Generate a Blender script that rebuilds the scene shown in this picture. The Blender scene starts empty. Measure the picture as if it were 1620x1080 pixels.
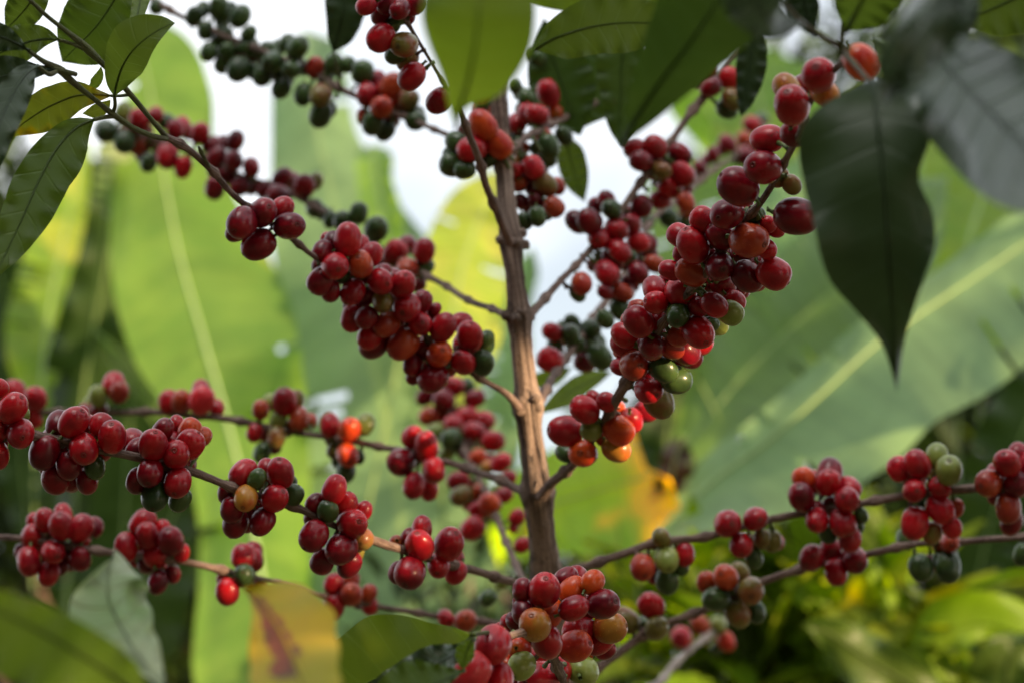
import bpy, bmesh, math, random
from mathutils import Vector, Matrix, noise

random.seed(7)
SC = bpy.context.scene
COL = SC.collection
# ------------------------------------------------------------------ camera
PITCH = math.radians(12)
CAM = Vector((0, 0, 1.5))
FPX = 50 / 22.3 * 1620
RGT = Vector((1, 0, 0)); FWD = Vector((0, math.cos(PITCH), math.sin(PITCH))); UPV = Vector((0, -math.sin(PITCH), math.cos(PITCH)))
cd = bpy.data.cameras.new('camera'); cam = bpy.data.objects.new('camera', cd); COL.objects.link(cam)
cam.location = CAM; cam.rotation_euler = (math.radians(90) + PITCH, 0, 0)
cd.sensor_width = 22.3; cd.lens = 50; cd.clip_start = 0.05; cd.clip_end = 3000
cd.dof.use_dof = True; cd.dof.focus_distance = 1.17; cd.dof.aperture_fstop = 4.2
SC.camera = cam
# ------------------------------------------------------------------ sky, sun, exposure
SUN_AZ, SUN_EL = math.radians(126), math.radians(12)     # azimuth clockwise from +Y (the view direction)
SDIR = Vector((math.sin(SUN_AZ) * math.cos(SUN_EL), math.cos(SUN_AZ) * math.cos(SUN_EL), math.sin(SUN_EL)))
w = bpy.data.worlds.new('World'); SC.world = w; w.use_nodes = True
nt = w.node_tree; nt.nodes.clear()
sky = nt.nodes.new('ShaderNodeTexSky'); sky.sky_type = 'NISHITA'; sky.sun_disc = False
sky.sun_elevation = SUN_EL; sky.sun_rotation = SUN_AZ; sky.air_density = 1.0; sky.dust_density = 2.0; sky.ozone_density = 1.0
tc = nt.nodes.new('ShaderNodeTexCoord'); ns = nt.nodes.new('ShaderNodeTexNoise'); ns.inputs['Scale'].default_value = 5.5
ns.inputs['Detail'].default_value = 5; ns.inputs['Roughness'].default_value = 0.5
cr = nt.nodes.new('ShaderNodeValToRGB'); cr.color_ramp.elements[0].position = 0.34; cr.color_ramp.elements[1].position = 0.56; cr.color_ramp.elements[0].color = (0.42, 0.42, 0.42, 1)
mix = nt.nodes.new('ShaderNodeMix'); mix.data_type = 'RGBA'; mix.inputs['B'].default_value = (8.2, 8.45, 8.8, 1)
bg = nt.nodes.new('ShaderNodeBackground'); bg.inputs['Strength'].default_value = 0.07
out = nt.nodes.new('ShaderNodeOutputWorld')
nt.links.new(tc.outputs['Generated'], ns.inputs['Vector']); nt.links.new(ns.outputs['Fac'], cr.inputs['Fac'])
nt.links.new(cr.outputs['Color'], mix.inputs['Factor']); nt.links.new(sky.outputs['Color'], mix.inputs['A'])
# bright sky patch added high behind the camera to give the cherries highlights
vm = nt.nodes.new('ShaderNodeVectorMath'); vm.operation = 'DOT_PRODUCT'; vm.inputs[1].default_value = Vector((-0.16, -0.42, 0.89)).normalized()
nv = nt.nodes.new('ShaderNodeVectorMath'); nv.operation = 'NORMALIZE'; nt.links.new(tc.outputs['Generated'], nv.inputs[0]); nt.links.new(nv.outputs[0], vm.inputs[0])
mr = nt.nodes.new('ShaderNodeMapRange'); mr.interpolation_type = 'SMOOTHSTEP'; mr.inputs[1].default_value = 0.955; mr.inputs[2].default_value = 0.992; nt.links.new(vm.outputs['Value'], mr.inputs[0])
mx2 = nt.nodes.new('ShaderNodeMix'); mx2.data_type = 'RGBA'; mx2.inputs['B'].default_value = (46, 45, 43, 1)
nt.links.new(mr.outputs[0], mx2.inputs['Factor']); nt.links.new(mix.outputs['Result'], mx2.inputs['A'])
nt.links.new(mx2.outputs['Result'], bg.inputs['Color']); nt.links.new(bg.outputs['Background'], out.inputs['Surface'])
sl = bpy.data.lights.new('sun', 'SUN'); sl.energy = 5.0; sl.angle = math.radians(0.5); sl.color = (1.0, 0.72, 0.42)
so = bpy.data.objects.new('sun', sl); COL.objects.link(so); so.rotation_euler = SDIR.to_track_quat('Z', 'Y').to_euler()
SC.view_settings.view_transform = 'Standard'; SC.view_settings.look = 'None'; SC.view_settings.exposure = 1.3; SC.view_settings.gamma = 1
SC.cycles.use_denoising = True
SC.cycles.max_bounces = 8; SC.cycles.transmission_bounces = 6; SC.cycles.diffuse_bounces = 4
# ------------------------------------------------------------------ helpers
def P(x, y, D):
    """the point of the place seen at photograph pixel x, y from D metres away"""
    return CAM + (FWD + RGT * ((x - 810) / FPX) + UPV * (-(y - 540) / FPX)) * D
def tag(o, label=None, cat=None, group=None, kind=None):
    if label: o['label'] = label
    if cat: o['category'] = cat
    if group: o['group'] = group
    if kind: o['kind'] = kind
    return o
def empty(name, loc):
    o = bpy.data.objects.new(name, None); COL.objects.link(o); o.location = loc; o.empty_display_size = 0.1
    return o
def link(name, me, parent=None):
    o = bpy.data.objects.new(name, me); COL.objects.link(o)
    if parent:
        o.parent = parent
        w_ = Vector((0, 0, 0)); p = parent
        while p: w_ += p.location; p = p.parent
        o.location = -w_                      # meshes are built in place coordinates
    return o
class MB:
    def __init__(s): s.v = []; s.f = []; s.uv = []; s.m = []
    def add(s, vs, fs, uvs, mi=0):
        b = len(s.v); s.v += [tuple(v) for v in vs]
        for f in fs:
            s.f.append([i + b for i in f]); s.uv.append([uvs[i] for i in f]); s.m.append(mi)
    def build(s, name, mats, parent=None, smooth=True):
        me = bpy.data.meshes.new(name); me.from_pydata(s.v, [], s.f)
        ul = me.uv_layers.new(name='UVMap'); k = 0
        flat = []
        for u in s.uv:
            for c in u: flat += [c[0], c[1]]
        ul.data.foreach_set('uv', flat)
        me.polygons.foreach_set('material_index', s.m)
        me.polygons.foreach_set('use_smooth', [smooth] * len(s.f))
        for m in mats: me.materials.append(m)
        me.update()
        return link(name, me, parent)
def cr3(a, b, c, d, t):
    t2 = t * t; t3 = t2 * t
    return 0.5 * ((2 * b) + (-a + c) * t + (2 * a - 5 * b + 4 * c - d) * t2 + (-a + 3 * b - 3 * c + d) * t3)
def resample(rows, n):
    """smooth curve through rows of numbers, n+1 samples spread by length of the first three"""
    rows = [list(map(float, r)) for r in rows]; N = len(rows)
    seg = [max(1e-6, math.dist(rows[i][:3], rows[i + 1][:3])) for i in range(N - 1)]
    tot = sum(seg); res = []
    for k in range(n + 1):
        s = tot * k / n; i = 0
        while i < N - 2 and s > seg[i]: s -= seg[i]; i += 1
        t = min(1, s / seg[i])
        A = rows[max(0, i - 1)]; B = rows[i]; C = rows[i + 1]; Dd = rows[min(N - 1, i + 2)]
        res.append([cr3(A[j], B[j], C[j], Dd[j], t) for j in range(len(B))])
    return res, tot
def nz(p, s=1.0, o=0.0): return noise.noise(Vector(p) * s + Vector((o, o * 1.7, o * 0.3)))
def tube(mb, pts, rad, seg=10, mi=0, rough=0.0, ro=0.0, cap=True, streak=0.0):
    """pts vectors, rad list"""
    vs = []; fs = []; uv = []
    n = len(pts); ref = Vector((0.3, 0.2, 0.9)); L = 0
    for i, p in enumerate(pts):
        t = (pts[min(n - 1, i + 1)] - pts[max(0, i - 1)]).normalized()
        a = t.cross(ref)
        if a.length < 0.05: a = t.cross(Vector((1, 0, 0)))
        a.normalize(); b = t.cross(a)
        if i: L += (pts[i] - pts[i - 1]).length
        for k in range(seg + 1):
            th = 2 * math.pi * (k % seg) / seg
            d = a * math.cos(th) + b * math.sin(th)
            r = rad[i]
            q = p + d * r
            if rough: r *= 1 + rough * nz(q, 1.0 / max(0.004, rad[i] * 1.6), ro)
            if streak: r *= 1 + streak * nz((math.cos(th) * 3.1, math.sin(th) * 3.1, L * 14), 1.0, ro)
            vs.append(p + d * r); uv.append((k / seg, L))
    s1 = seg + 1
    for i in range(n - 1):
        for k in range(seg):
            fs.append([i * s1 + k, i * s1 + k + 1, (i + 1) * s1 + k + 1, (i + 1) * s1 + k])
    if cap:
        fs.append([i for i in range(seg)][::-1]); fs.append([(n - 1) * s1 + k for k in range(seg)])
    mb.add(vs, fs, uv, mi)
# ------------------------------------------------------------------ materials
def node(nt, t, **kw):
    n = nt.nodes.new(t)
    for k, v in kw.items():
        if k in n.inputs.keys(): n.inputs[k].default_value = v
        else: setattr(n, k, v)
    return n
def math_n(nt, op, a, b=None, c=None):
    n = nt.nodes.new('ShaderNodeMath'); n.operation = op
    for i, v in enumerate((a, b, c)):
        if v is None: continue
        if isinstance(v, (int, float)): n.inputs[i].default_value = v
        else: nt.links.new(v, n.inputs[i])
    return n.outputs[0]
def mixc(nt, f, a, b):
    n = nt.nodes.new('ShaderNodeMix'); n.data_type = 'RGBA'
    for nm, v in (('Factor', f), ('A', a), ('B', b)):
        if isinstance(v, (int, float)): n.inputs[nm].default_value = v
        elif isinstance(v, tuple): n.inputs[nm].default_value = (*v, 1) if len(v) == 3 else v
        else: nt.links.new(v, n.inputs[nm])
    return n.outputs['Result']
def ramp(nt, v, a, b):
    n = nt.nodes.new('ShaderNodeMapRange'); n.inputs[1].default_value = a; n.inputs[2].default_value = b
    n.interpolation_type = 'SMOOTHSTEP'
    nt.links.new(v, n.inputs[0]); return n.outputs[0]
def newmat(name):
    m = bpy.data.materials.new(name); m.use_nodes = True; nt = m.node_tree
    b = nt.nodes['Principled BSDF']; return m, nt, b
def noise_n(nt, vec, scale, detail=3, rough=0.5):
    n = nt.nodes.new('ShaderNodeTexNoise'); n.inputs['Scale'].default_value = scale; n.inputs['Detail'].default_value = detail
    n.inputs['Roughness'].default_value = rough
    if vec is not None: nt.links.new(vec, n.inputs['Vector'])
    return n.outputs['Fac']
CH = {  # ripeness: main skin colour, second colour in patches, colour at the stalk end
 'R': ((0.39, 0.007, 0.012), (0.24, 0.004, 0.011), (0.34, 0.02, 0.01)),
 'D': ((0.200, 0.003, 0.009), (0.095, 0.002, 0.008), (0.15, 0.007, 0.008)),
 'O': ((0.55, 0.065, 0.010), (0.40, 0.022, 0.012), (0.55, 0.18, 0.02)),
 'B': ((0.36, 0.048, 0.014), (0.27, 0.020, 0.012), (0.22, 0.09, 0.02)),
 'Y': ((0.40, 0.18, 0.025), (0.42, 0.09, 0.016), (0.34, 0.23, 0.04)),
 'W': ((0.15, 0.125, 0.026), (0.19, 0.065, 0.020), (0.13, 0.16, 0.035)),
 'L': ((0.22, 0.25, 0.050), (0.17, 0.21, 0.04), (0.17, 0.24, 0.045)),
 'G': ((0.046, 0.082, 0.020), (0.026, 0.050, 0.015), (0.055, 0.095, 0.02)),
 'P': ((0.50, 0.022, 0.028), (0.40, 0.014, 0.022), (0.36, 0.06, 0.03)),
}
def cherry_mat(code):
    a, b_, c = CH[code]
    m, nt, b = newmat('cherry_skin_' + code)
    g = nt.nodes.new('ShaderNodeNewGeometry'); uvn = nt.nodes.new('ShaderNodeUVMap')
    sep = nt.nodes.new('ShaderNodeSeparateXYZ'); nt.links.new(uvn.outputs[0], sep.inputs[0]); V = sep.outputs[1]
    n1 = noise_n(nt, g.outputs['Position'], 75, 3)
    col = mixc(nt, ramp(nt, n1, 0.40, 0.64), a, b_)
    n0 = noise_n(nt, g.outputs['Position'], 22, 1)
    hs = nt.nodes.new('ShaderNodeHueSaturation'); nt.links.new(col, hs.inputs['Color'])
    nt.links.new(math_n(nt, 'MULTIPLY_ADD', n0, 1.3, 0.35), hs.inputs['Value'])
    stem = math_n(nt, 'MULTIPLY', ramp(nt, V, 0.30, 0.02), 0.55)
    col = mixc(nt, stem, hs.outputs[0], c)
    sp = noise_n(nt, g.outputs['Position'], 900, 2)
    col = mixc(nt, math_n(nt, 'MULTIPLY', ramp(nt, sp, 0.62, 0.74), 0.35), col, tuple(min(1, x * 1.7 + 0.03) for x in a))
    bl = noise_n(nt, g.outputs['Position'], 230, 4, 0.6)      # brown scars on a few skins
    col = mixc(nt, math_n(nt, 'MULTIPLY', ramp(nt, bl, 0.68, 0.75), 0.7), col, (0.07, 0.03, 0.015))
    nav = math_n(nt, 'SUBTRACT', 1.0, ramp(nt, math_n(nt, 'ABSOLUTE', math_n(nt, 'SUBTRACT', V, 0.955)), 0.004, 0.018))
    col = mixc(nt, math_n(nt, 'MULTIPLY', nav, 0.55), col, (0.06, 0.025, 0.012))
    core = ramp(nt, V, 0.985, 0.995)
    col = mixc(nt, core, col, (0.03, 0.015, 0.01))
    nt.links.new(col, b.inputs['Base Color'])
    b.inputs['Roughness'].default_value = 0.34
    nt.links.new(math_n(nt, 'MULTIPLY_ADD', n1, 0.25, 0.18), b.inputs['Roughness'])
    b.inputs['Specular IOR Level'].default_value = 0.25
    b.inputs['Coat Weight'].default_value = 0.22; b.inputs['Coat Roughness'].default_value = 0.07
    b.inputs['Subsurface Weight'].default_value = 0.08; b.inputs['Subsurface Radius'].default_value = (1.0, 0.25, 0.12)
    b.inputs['Subsurface Scale'].default_value = 0.003
    bp = nt.nodes.new('ShaderNodeBump'); bp.inputs['Strength'].default_value = 0.10; bp.inputs['Distance'].default_value = 0.0006
    nt.links.new(noise_n(nt, g.outputs['Position'], 420, 3), bp.inputs['Height']); nt.links.new(bp.outputs[0], b.inputs['Normal'])
    return m
CM = {k: cherry_mat(k) for k in CH}
m_stalk, nt_, b_ = newmat('green_stalk'); b_.inputs['Base Color'].default_value = (0.09, 0.13, 0.03, 1); b_.inputs['Roughness'].default_value = 0.6
def bark_mat(name, c1, c2, c3, sc=1.0):
    m, nt, b = newmat(name)
    uvn = nt.nodes.new('ShaderNodeUVMap'); mp = nt.nodes.new('ShaderNodeMapping'); mp.inputs['Scale'].default_value = (12, 26 * sc, 1)
    nt.links.new(uvn.outputs[0], mp.inputs[0])
    g = nt.nodes.new('ShaderNodeNewGeometry')
    n1 = noise_n(nt, mp.outputs[0], 1.0, 8, 0.62); n2 = noise_n(nt, g.outputs['Position'], 60, 5, 0.6); n3 = noise_n(nt, g.outputs['Position'], 480, 3, 0.6)
    col = mixc(nt, ramp(nt, n1, 0.38, 0.62), c1, c2)
    col = mixc(nt, math_n(nt, 'MULTIPLY', ramp(nt, n2, 0.5, 0.66), 0.75), col, c3)
    col = mixc(nt, math_n(nt, 'MULTIPLY', ramp(nt, n3, 0.55, 0.7), 0.5), col, tuple(x * 0.4 for x in c1))
    nt.links.new(col, b.inputs['Base Color']); b.inputs['Roughness'].default_value = 0.8
    h = math_n(nt, 'ADD', math_n(nt, 'MULTIPLY', n1, 1.5), math_n(nt, 'MULTIPLY', n3, 0.5))
    bp = nt.nodes.new('ShaderNodeBump'); bp.inputs['Strength'].default_value = 0.8; bp.inputs['Distance'].default_value = 0.004
    nt.links.new(h, bp.inputs['Height']); nt.links.new(bp.outputs[0], b.inputs['Normal'])
    return m
m_bark = bark_mat('trunk_bark', (0.095, 0.058, 0.042), (0.33, 0.235, 0.18), (0.07, 0.045, 0.03), 0.45)
m_twig = bark_mat('branch_bark', (0.17, 0.105, 0.080), (0.30, 0.205, 0.165), (0.10, 0.058, 0.045), 2)
m_pale = bark_mat('pale_twig_bark', (0.34, 0.28, 0.24), (0.45, 0.38, 0.33), (0.26, 0.2, 0.17), 2)
m_green = bark_mat('green_shoot_bark', (0.10, 0.12, 0.035), (0.14, 0.16, 0.045), (0.09, 0.075, 0.03), 2)
m_mix = bark_mat('ripening_shoot_bark', (0.11, 0.08, 0.04), (0.15, 0.13, 0.05), (0.07, 0.045, 0.03), 2)
def leaf_mat(name, c1, c2, N=9, slope=0.75, trans=0.35, rough=0.38, patch=None, midc=None, tcol=None, bump=0.2, fine=0.0, patch_amt=0.8, spec=0.4, blotch=None, tv=2.1, tip=None):
    m, nt, b = newmat(name)
    uvn = nt.nodes.new('ShaderNodeUVMap'); sep = nt.nodes.new('ShaderNodeSeparateXYZ'); nt.links.new(uvn.outputs[0], sep.inputs[0])
    U, V = sep.outputs[0], sep.outputs[1]
    g = nt.nodes.new('ShaderNodeNewGeometry')
    au = math_n(nt, 'ABSOLUTE', math_n(nt, 'MULTIPLY_ADD', U, 2.0, -1.0))
    ph = math_n(nt, 'FRACT', math_n(nt, 'SUBTRACT', math_n(nt, 'MULTIPLY', V, N), math_n(nt, 'MULTIPLY', au, slope)))
    vein = math_n(nt, 'SUBTRACT', 1.0, ramp(nt, math_n(nt, 'ABSOLUTE', math_n(nt, 'SUBTRACT', ph, 0.5)), 0.0, 0.10))
    mid = math_n(nt, 'SUBTRACT', 1.0, ramp(nt, au, 0.015, 0.05))
    n1 = noise_n(nt, g.outputs['Position'], 14, 4)
    col = mixc(nt, ramp(nt, n1, 0.35, 0.66), c1, c2)
    if fine:
        ph2 = noise_n(nt, None, 1.0, 2)
        cx = nt.nodes.new('ShaderNodeCombineXYZ'); nt.links.new(math_n(nt, 'MULTIPLY', math_n(nt, 'SUBTRACT', V, math_n(nt, 'MULTIPLY', au, slope / N)), fine), cx.inputs[0]); nt.links.new(math_n(nt, 'MULTIPLY', U, 1.4), cx.inputs[1])
        st = noise_n(nt, cx.outputs[0], 1.0, 5, 0.65)
        col = mixc(nt, math_n(nt, 'MULTIPLY', ramp(nt, st, 0.38, 0.68), 0.55), col, tuple(x * 0.62 for x in c1))
    if patch:
        n2 = noise_n(nt, g.outputs['Position'], patch[1], 4, 0.55)
        col = mixc(nt, math_n(nt, 'MULTIPLY', ramp(nt, n2, patch[2], patch[2] + 0.12), patch_amt), col, patch[0])
        if len(patch) > 3:
            n3 = noise_n(nt, g.outputs['Position'], patch[1] * 1.7, 4, 0.6)
            col = mixc(nt, ramp(nt, n3, patch[4], patch[4] + 0.06), col, patch[3])
    if blotch:
        nb = noise_n(nt, g.outputs['Position'], 38, 4, 0.6)
        bu = math_n(nt, 'ABSOLUTE', math_n(nt, 'ADD', math_n(nt, 'SUBTRACT', U, blotch[0]), math_n(nt, 'MULTIPLY_ADD', nb, 0.5, -0.25)))
        bm = math_n(nt, 'MULTIPLY', ramp(nt, bu, 0.17, 0.11), ramp(nt, math_n(nt, 'MULTIPLY_ADD', nb, 0.3, V), 0.46, 0.56))
        col = mixc(nt, math_n(nt, 'MULTIPLY', bm, 0.9), col, mixc(nt, ramp(nt, noise_n(nt, g.outputs['Position'], 60, 3), 0.45, 0.6), (0.24, 0.05, 0.035), (0.09, 0.03, 0.035)))
    if tip:                                    # withered margin at the leaf's end
        nt2 = noise_n(nt, g.outputs['Position'], 12, 3)
        tv_ = math_n(nt, 'ADD', V, math_n(nt, 'MULTIPLY_ADD', nt2, 0.3, -0.15))
        col = mixc(nt, ramp(nt, tv_, tip[1], 0.02), col, tip[0])
    mc = midc or tuple(min(1, x * 1.6 + 0.02) for x in c1)
    col = mixc(nt, math_n(nt, 'MULTIPLY', vein, 0.13), col, mc)
    col = mixc(nt, math_n(nt, 'MULTIPLY', mid, 0.45), col, mc)
    sp = noise_n(nt, g.outputs['Position'], 160, 3, 0.6)
    col = mixc(nt, math_n(nt, 'MULTIPLY', ramp(nt, sp, 0.69, 0.75), 0.6), col, (0.05, 0.035, 0.015))
    nt.links.new(col, b.inputs['Base Color']); b.inputs['Roughness'].default_value = rough
    b.inputs['Specular IOR Level'].default_value = spec
    hgt = math_n(nt, 'ADD', math_n(nt, 'MULTIPLY', vein, -0.6), math_n(nt, 'ADD', math_n(nt, 'MULTIPLY', noise_n(nt, g.outputs['Position'], 55, 3), 0.8), math_n(nt, 'MULTIPLY', mid, -1.2)))
    bp = nt.nodes.new('ShaderNodeBump'); bp.inputs['Strength'].default_value = bump; bp.inputs['Distance'].default_value = 0.0025
    nt.links.new(hgt, bp.inputs['Height']); nt.links.new(bp.outputs[0], b.inputs['Normal'])
    tr = nt.nodes.new('ShaderNodeBsdfTranslucent'); hs = nt.nodes.new('ShaderNodeHueSaturation'); nt.links.new(col, hs.inputs['Color'])
    hs.inputs['Value'].default_value = tv; hs.inputs['Saturation'].default_value = 1.1; hs.inputs['Hue'].default_value = 0.485
    nt.links.new(hs.outputs[0], tr.inputs['Color'])
    ms = nt.nodes.new('ShaderNodeMixShader'); ms.inputs[0].default_value = trans
    nt.links.new(b.outputs[0], ms.inputs[1]); nt.links.new(tr.outputs[0], ms.inputs[2])
    nt.links.new(ms.outputs[0], nt.nodes['Material Output'].inputs['Surface'])
    return m
LM = {
 'coffee': leaf_mat('coffee_leaf', (0.050, 0.088, 0.014), (0.070, 0.108, 0.018), trans=0.36, rough=0.45, spec=0.3, bump=0.35),
 'shade': leaf_mat('shade_toned_coffee_leaf', (0.032, 0.064, 0.012), (0.045, 0.080, 0.015), trans=0.28, rough=0.45, spec=0.25),  # darker copy of the coffee leaf, shade put into its colour
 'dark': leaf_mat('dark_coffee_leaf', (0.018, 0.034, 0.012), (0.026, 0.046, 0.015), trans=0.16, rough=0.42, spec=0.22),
 'fresh': leaf_mat('fresh_coffee_leaf', (0.075, 0.125, 0.016), (0.10, 0.15, 0.020), trans=0.45, rough=0.5),
 'vivid': leaf_mat('sun_toned_green_leaf', (0.14, 0.24, 0.014), (0.18, 0.28, 0.02), trans=0.5, rough=0.5, spec=0.25),  # brighter copy of the fresh leaf, sunlight put into its colour
 'yellowing': leaf_mat('yellowing_coffee_leaf', (0.10, 0.13, 0.018), (0.13, 0.15, 0.020), trans=0.42, rough=0.5, patch=((0.27, 0.17, 0.012), 26, 0.50), patch_amt=0.6),
 'autumn': leaf_mat('withering_coffee_leaf', (0.42, 0.29, 0.018), (0.27, 0.25, 0.02), trans=0.30, rough=0.6, spec=0.12, midc=(0.40, 0.20, 0.06), blotch=(0.40,)),
 'greyish': leaf_mat('dull_grey_green_leaf', (0.12, 0.20, 0.06), (0.22, 0.27, 0.15), trans=0.25, rough=0.42, spec=0.3, bump=0.6, midc=(0.28, 0.15, 0.12)),
 'glossy': leaf_mat('glossy_blue_green_leaf', (0.026, 0.050, 0.020), (0.038, 0.062, 0.030), trans=0.14, rough=0.34, spec=0.6, bump=0.5),
 'banana': leaf_mat('banana_leaf', (0.120, 0.235, 0.038), (0.165, 0.285, 0.048), N=34, slope=1.3, trans=0.58, rough=0.5, midc=(0.28, 0.36, 0.07), fine=20, patch=((0.34, 0.36, 0.04), 5, 0.58), patch_amt=0.6, spec=0.25, tv=2.4),
 'sage': leaf_mat('pale_banana_leaf', (0.145, 0.245, 0.110), (0.175, 0.285, 0.130), N=34, slope=1.3, trans=0.50, rough=0.55, midc=(0.25, 0.36, 0.12), fine=20, spec=0.3, tv=2.5),
 'jade': leaf_mat('mid_green_banana_leaf', (0.085, 0.165, 0.038), (0.11, 0.20, 0.045), N=34, slope=1.3, trans=0.45, rough=0.5, fine=46, spec=0.3),
 'lime': leaf_mat('yellowing_banana_leaf', (0.30, 0.40, 0.05), (0.44, 0.47, 0.08), N=34, slope=1.3, trans=0.58, rough=0.45, midc=(0.42, 0.44, 0.1), fine=40, patch=((0.46, 0.46, 0.09), 7, 0.50), spec=0.25, tv=2.1),
 'mottled': leaf_mat('patchy_banana_leaf', (0.13, 0.235, 0.024), (0.19, 0.29, 0.032), N=34, slope=1.3, trans=0.55, rough=0.48, fine=40, patch=((0.42, 0.42, 0.06), 6, 0.54), patch_amt=0.6, spec=0.25, tv=2.4),
 'bright': leaf_mat('sun_toned_banana_leaf', (0.18, 0.34, 0.010), (0.24, 0.40, 0.012), N=34, slope=1.3, trans=0.52, rough=0.48, midc=(0.22, 0.28, 0.05), fine=40, patch=((0.62, 0.44, 0.02), 8, 0.53), spec=0.25, tv=2.8, tip=((0.70, 0.40, 0.02), 0.22)),  # sunlight put into the green; the yellow patches and tip are the leaf's own
 'deep': leaf_mat('shade_toned_banana_leaf', (0.020, 0.044, 0.008), (0.030, 0.060, 0.011), N=30, slope=1.3, trans=0.28, rough=0.5, fine=40, spec=0.3),  # dark copy of the banana leaf, shade put into its colour
 'dead': leaf_mat('dead_banana_leaf', (0.050, 0.028, 0.018), (0.075, 0.045, 0.028), N=30, trans=0.05, rough=0.85, fine=40),
 'shrub': leaf_mat('shrub_leaf', (0.10, 0.15, 0.018), (0.24, 0.29, 0.025), trans=0.45, rough=0.4, patch=((0.42, 0.36, 0.02), 9, 0.60)),
 'hedge': leaf_mat('shade_toned_shrub_leaf', (0.016, 0.030, 0.008), (0.026, 0.046, 0.011), trans=0.15, rough=0.5),  # gloom under the canopy put into the leaf colour
}
# ------------------------------------------------------------------ leaves
def leaf_mesh(mb, st, n=30, m=7, wave=0.004, wf=7.0, rag=0.03, seed=0.0, mi=0, power=1.4, cup=0.0, tears=0):
    """a blade: st rows are x, y, D, left and right half width in photograph pixels, and how far each edge sits behind the midrib (m)"""
    rows = [list(r) + [0.0] * (7 - len(r)) for r in st]
    W = [[*P(r[0], r[1], r[2]), r[3] * r[2] / FPX, r[4] * r[2] / FPX, r[5], r[6]] for r in rows]
    S, tot = resample(W, n)
    vs = []; uv = []; fs = []
    rt = random.Random(int(seed * 10) + 1)                 # wind tears: where, and how deep they run towards the midrib
    TR = {-1: sorted((rt.randint(4, n - 5), rt.uniform(0.25, 0.8)) for _ in range(tears)), 1: sorted((rt.randint(4, n - 5), rt.uniform(0.25, 0.8)) for _ in range(tears))}
    SG = {q: [rt.uniform(-1, 1) for _ in range(tears + 1)] for q in (-1, 1)}
    for i, s in enumerate(S):
        p = Vector(s[:3]); q = Vector(S[min(n, i + 1)][:3]) - Vector(S[max(0, i - 1)][:3])
        view = (p - CAM).normalized()
        side = view.cross(q); side.normalize()           # points to the left of travel as seen
        side = -side
        v = i / n
        for k in range(-m, m + 1):
            u = k / m
            wd = max(0.0, s[3] if u < 0 else s[4]); dp = s[5] if u < 0 else s[6]
            e = 1 + rag * nz((v * wf * 2.3, 3.0 * (1 if u > 0 else -1), seed)) * abs(u)
            a = abs(u)
            off = side * (u * wd * e * -1.0)
            z = dp * a ** power + wave * a * a * (math.sin(v * wf * 6.283 + seed + (1.3 if u > 0 else 0)) + 0.8 * nz((v * wf * 3, u * 2, seed + 4))) + cup * a * a
            if tears:
                sd = 1 if u > 0 else -1; j_ = sum(1 for t_ in TR[sd] if i > t_[0])
                z += 0.055 * SG[sd][j_] * a ** 1.5
            vs.append(p + off + view * z); uv.append((0.5 + 0.5 * u, v))
    c = 2 * m + 1
    for i in range(n):
        for k in range(2 * m):
            if tears and any(t_[0] == i and abs(k + 0.5 - m) / m > t_[1] for t_ in TR[1 if k >= m else -1]): continue
            fs.append([i * c + k, i * c + k + 1, (i + 1) * c + k + 1, (i + 1) * c + k])
    mb.add(vs, fs, uv, mi)
def midrib(mb, st, r0, r1, mi=0, back=0.0):
    rows = [[*P(r[0], r[1], r[2] + back)] for r in st]
    S, tot = resample(rows, 24)
    tube(mb, [Vector(s) for s in S], [r0 + (r1 - r0) * i / 24 for i in range(25)], 8, mi)
m_rib, nt_, b_ = newmat('banana_midrib'); b_.inputs['Base Color'].default_value = (0.24, 0.34, 0.12, 1); b_.inputs['Roughness'].default_value = 0.45
# ------------------------------------------------------------------ ground
mb = MB(); NG = 60; SZ = 1500.0
gv = []; gu = []; gf = []
for i in range(NG + 1):
    for j in range(NG + 1):
        a = (i / NG * 2 - 1); b = (j / NG * 2 - 1)
        x = math.copysign(abs(a) ** 3, a) * SZ; y = math.copysign(abs(b) ** 3, b) * SZ
        gv.append((x, y, 0.05 * nz((x * 0.5, y * 0.5, 0)) if abs(x) + abs(y) < 60 else 0)); gu.append((x, y))
for i in range(NG):
    for j in range(NG):
        k = i * (NG + 1) + j; gf.append([k, k + NG + 1, k + NG + 2, k + 1])
mb.add(gv, gf, gu)
m_soil, nt_, b_ = newmat('soil_and_litter'); g_ = nt_.nodes.new('ShaderNodeNewGeometry')
c_ = mixc(nt_, ramp(nt_, noise_n(nt_, g_.outputs['Position'], 3, 6), 0.42, 0.6), (0.06, 0.04, 0.025), (0.035, 0.06, 0.018))
nt_.links.new(c_, b_.inputs['Base Color']); b_.inputs['Roughness'].default_value = 0.95
tag(mb.build('ground', [m_soil]), kind='structure')
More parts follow.
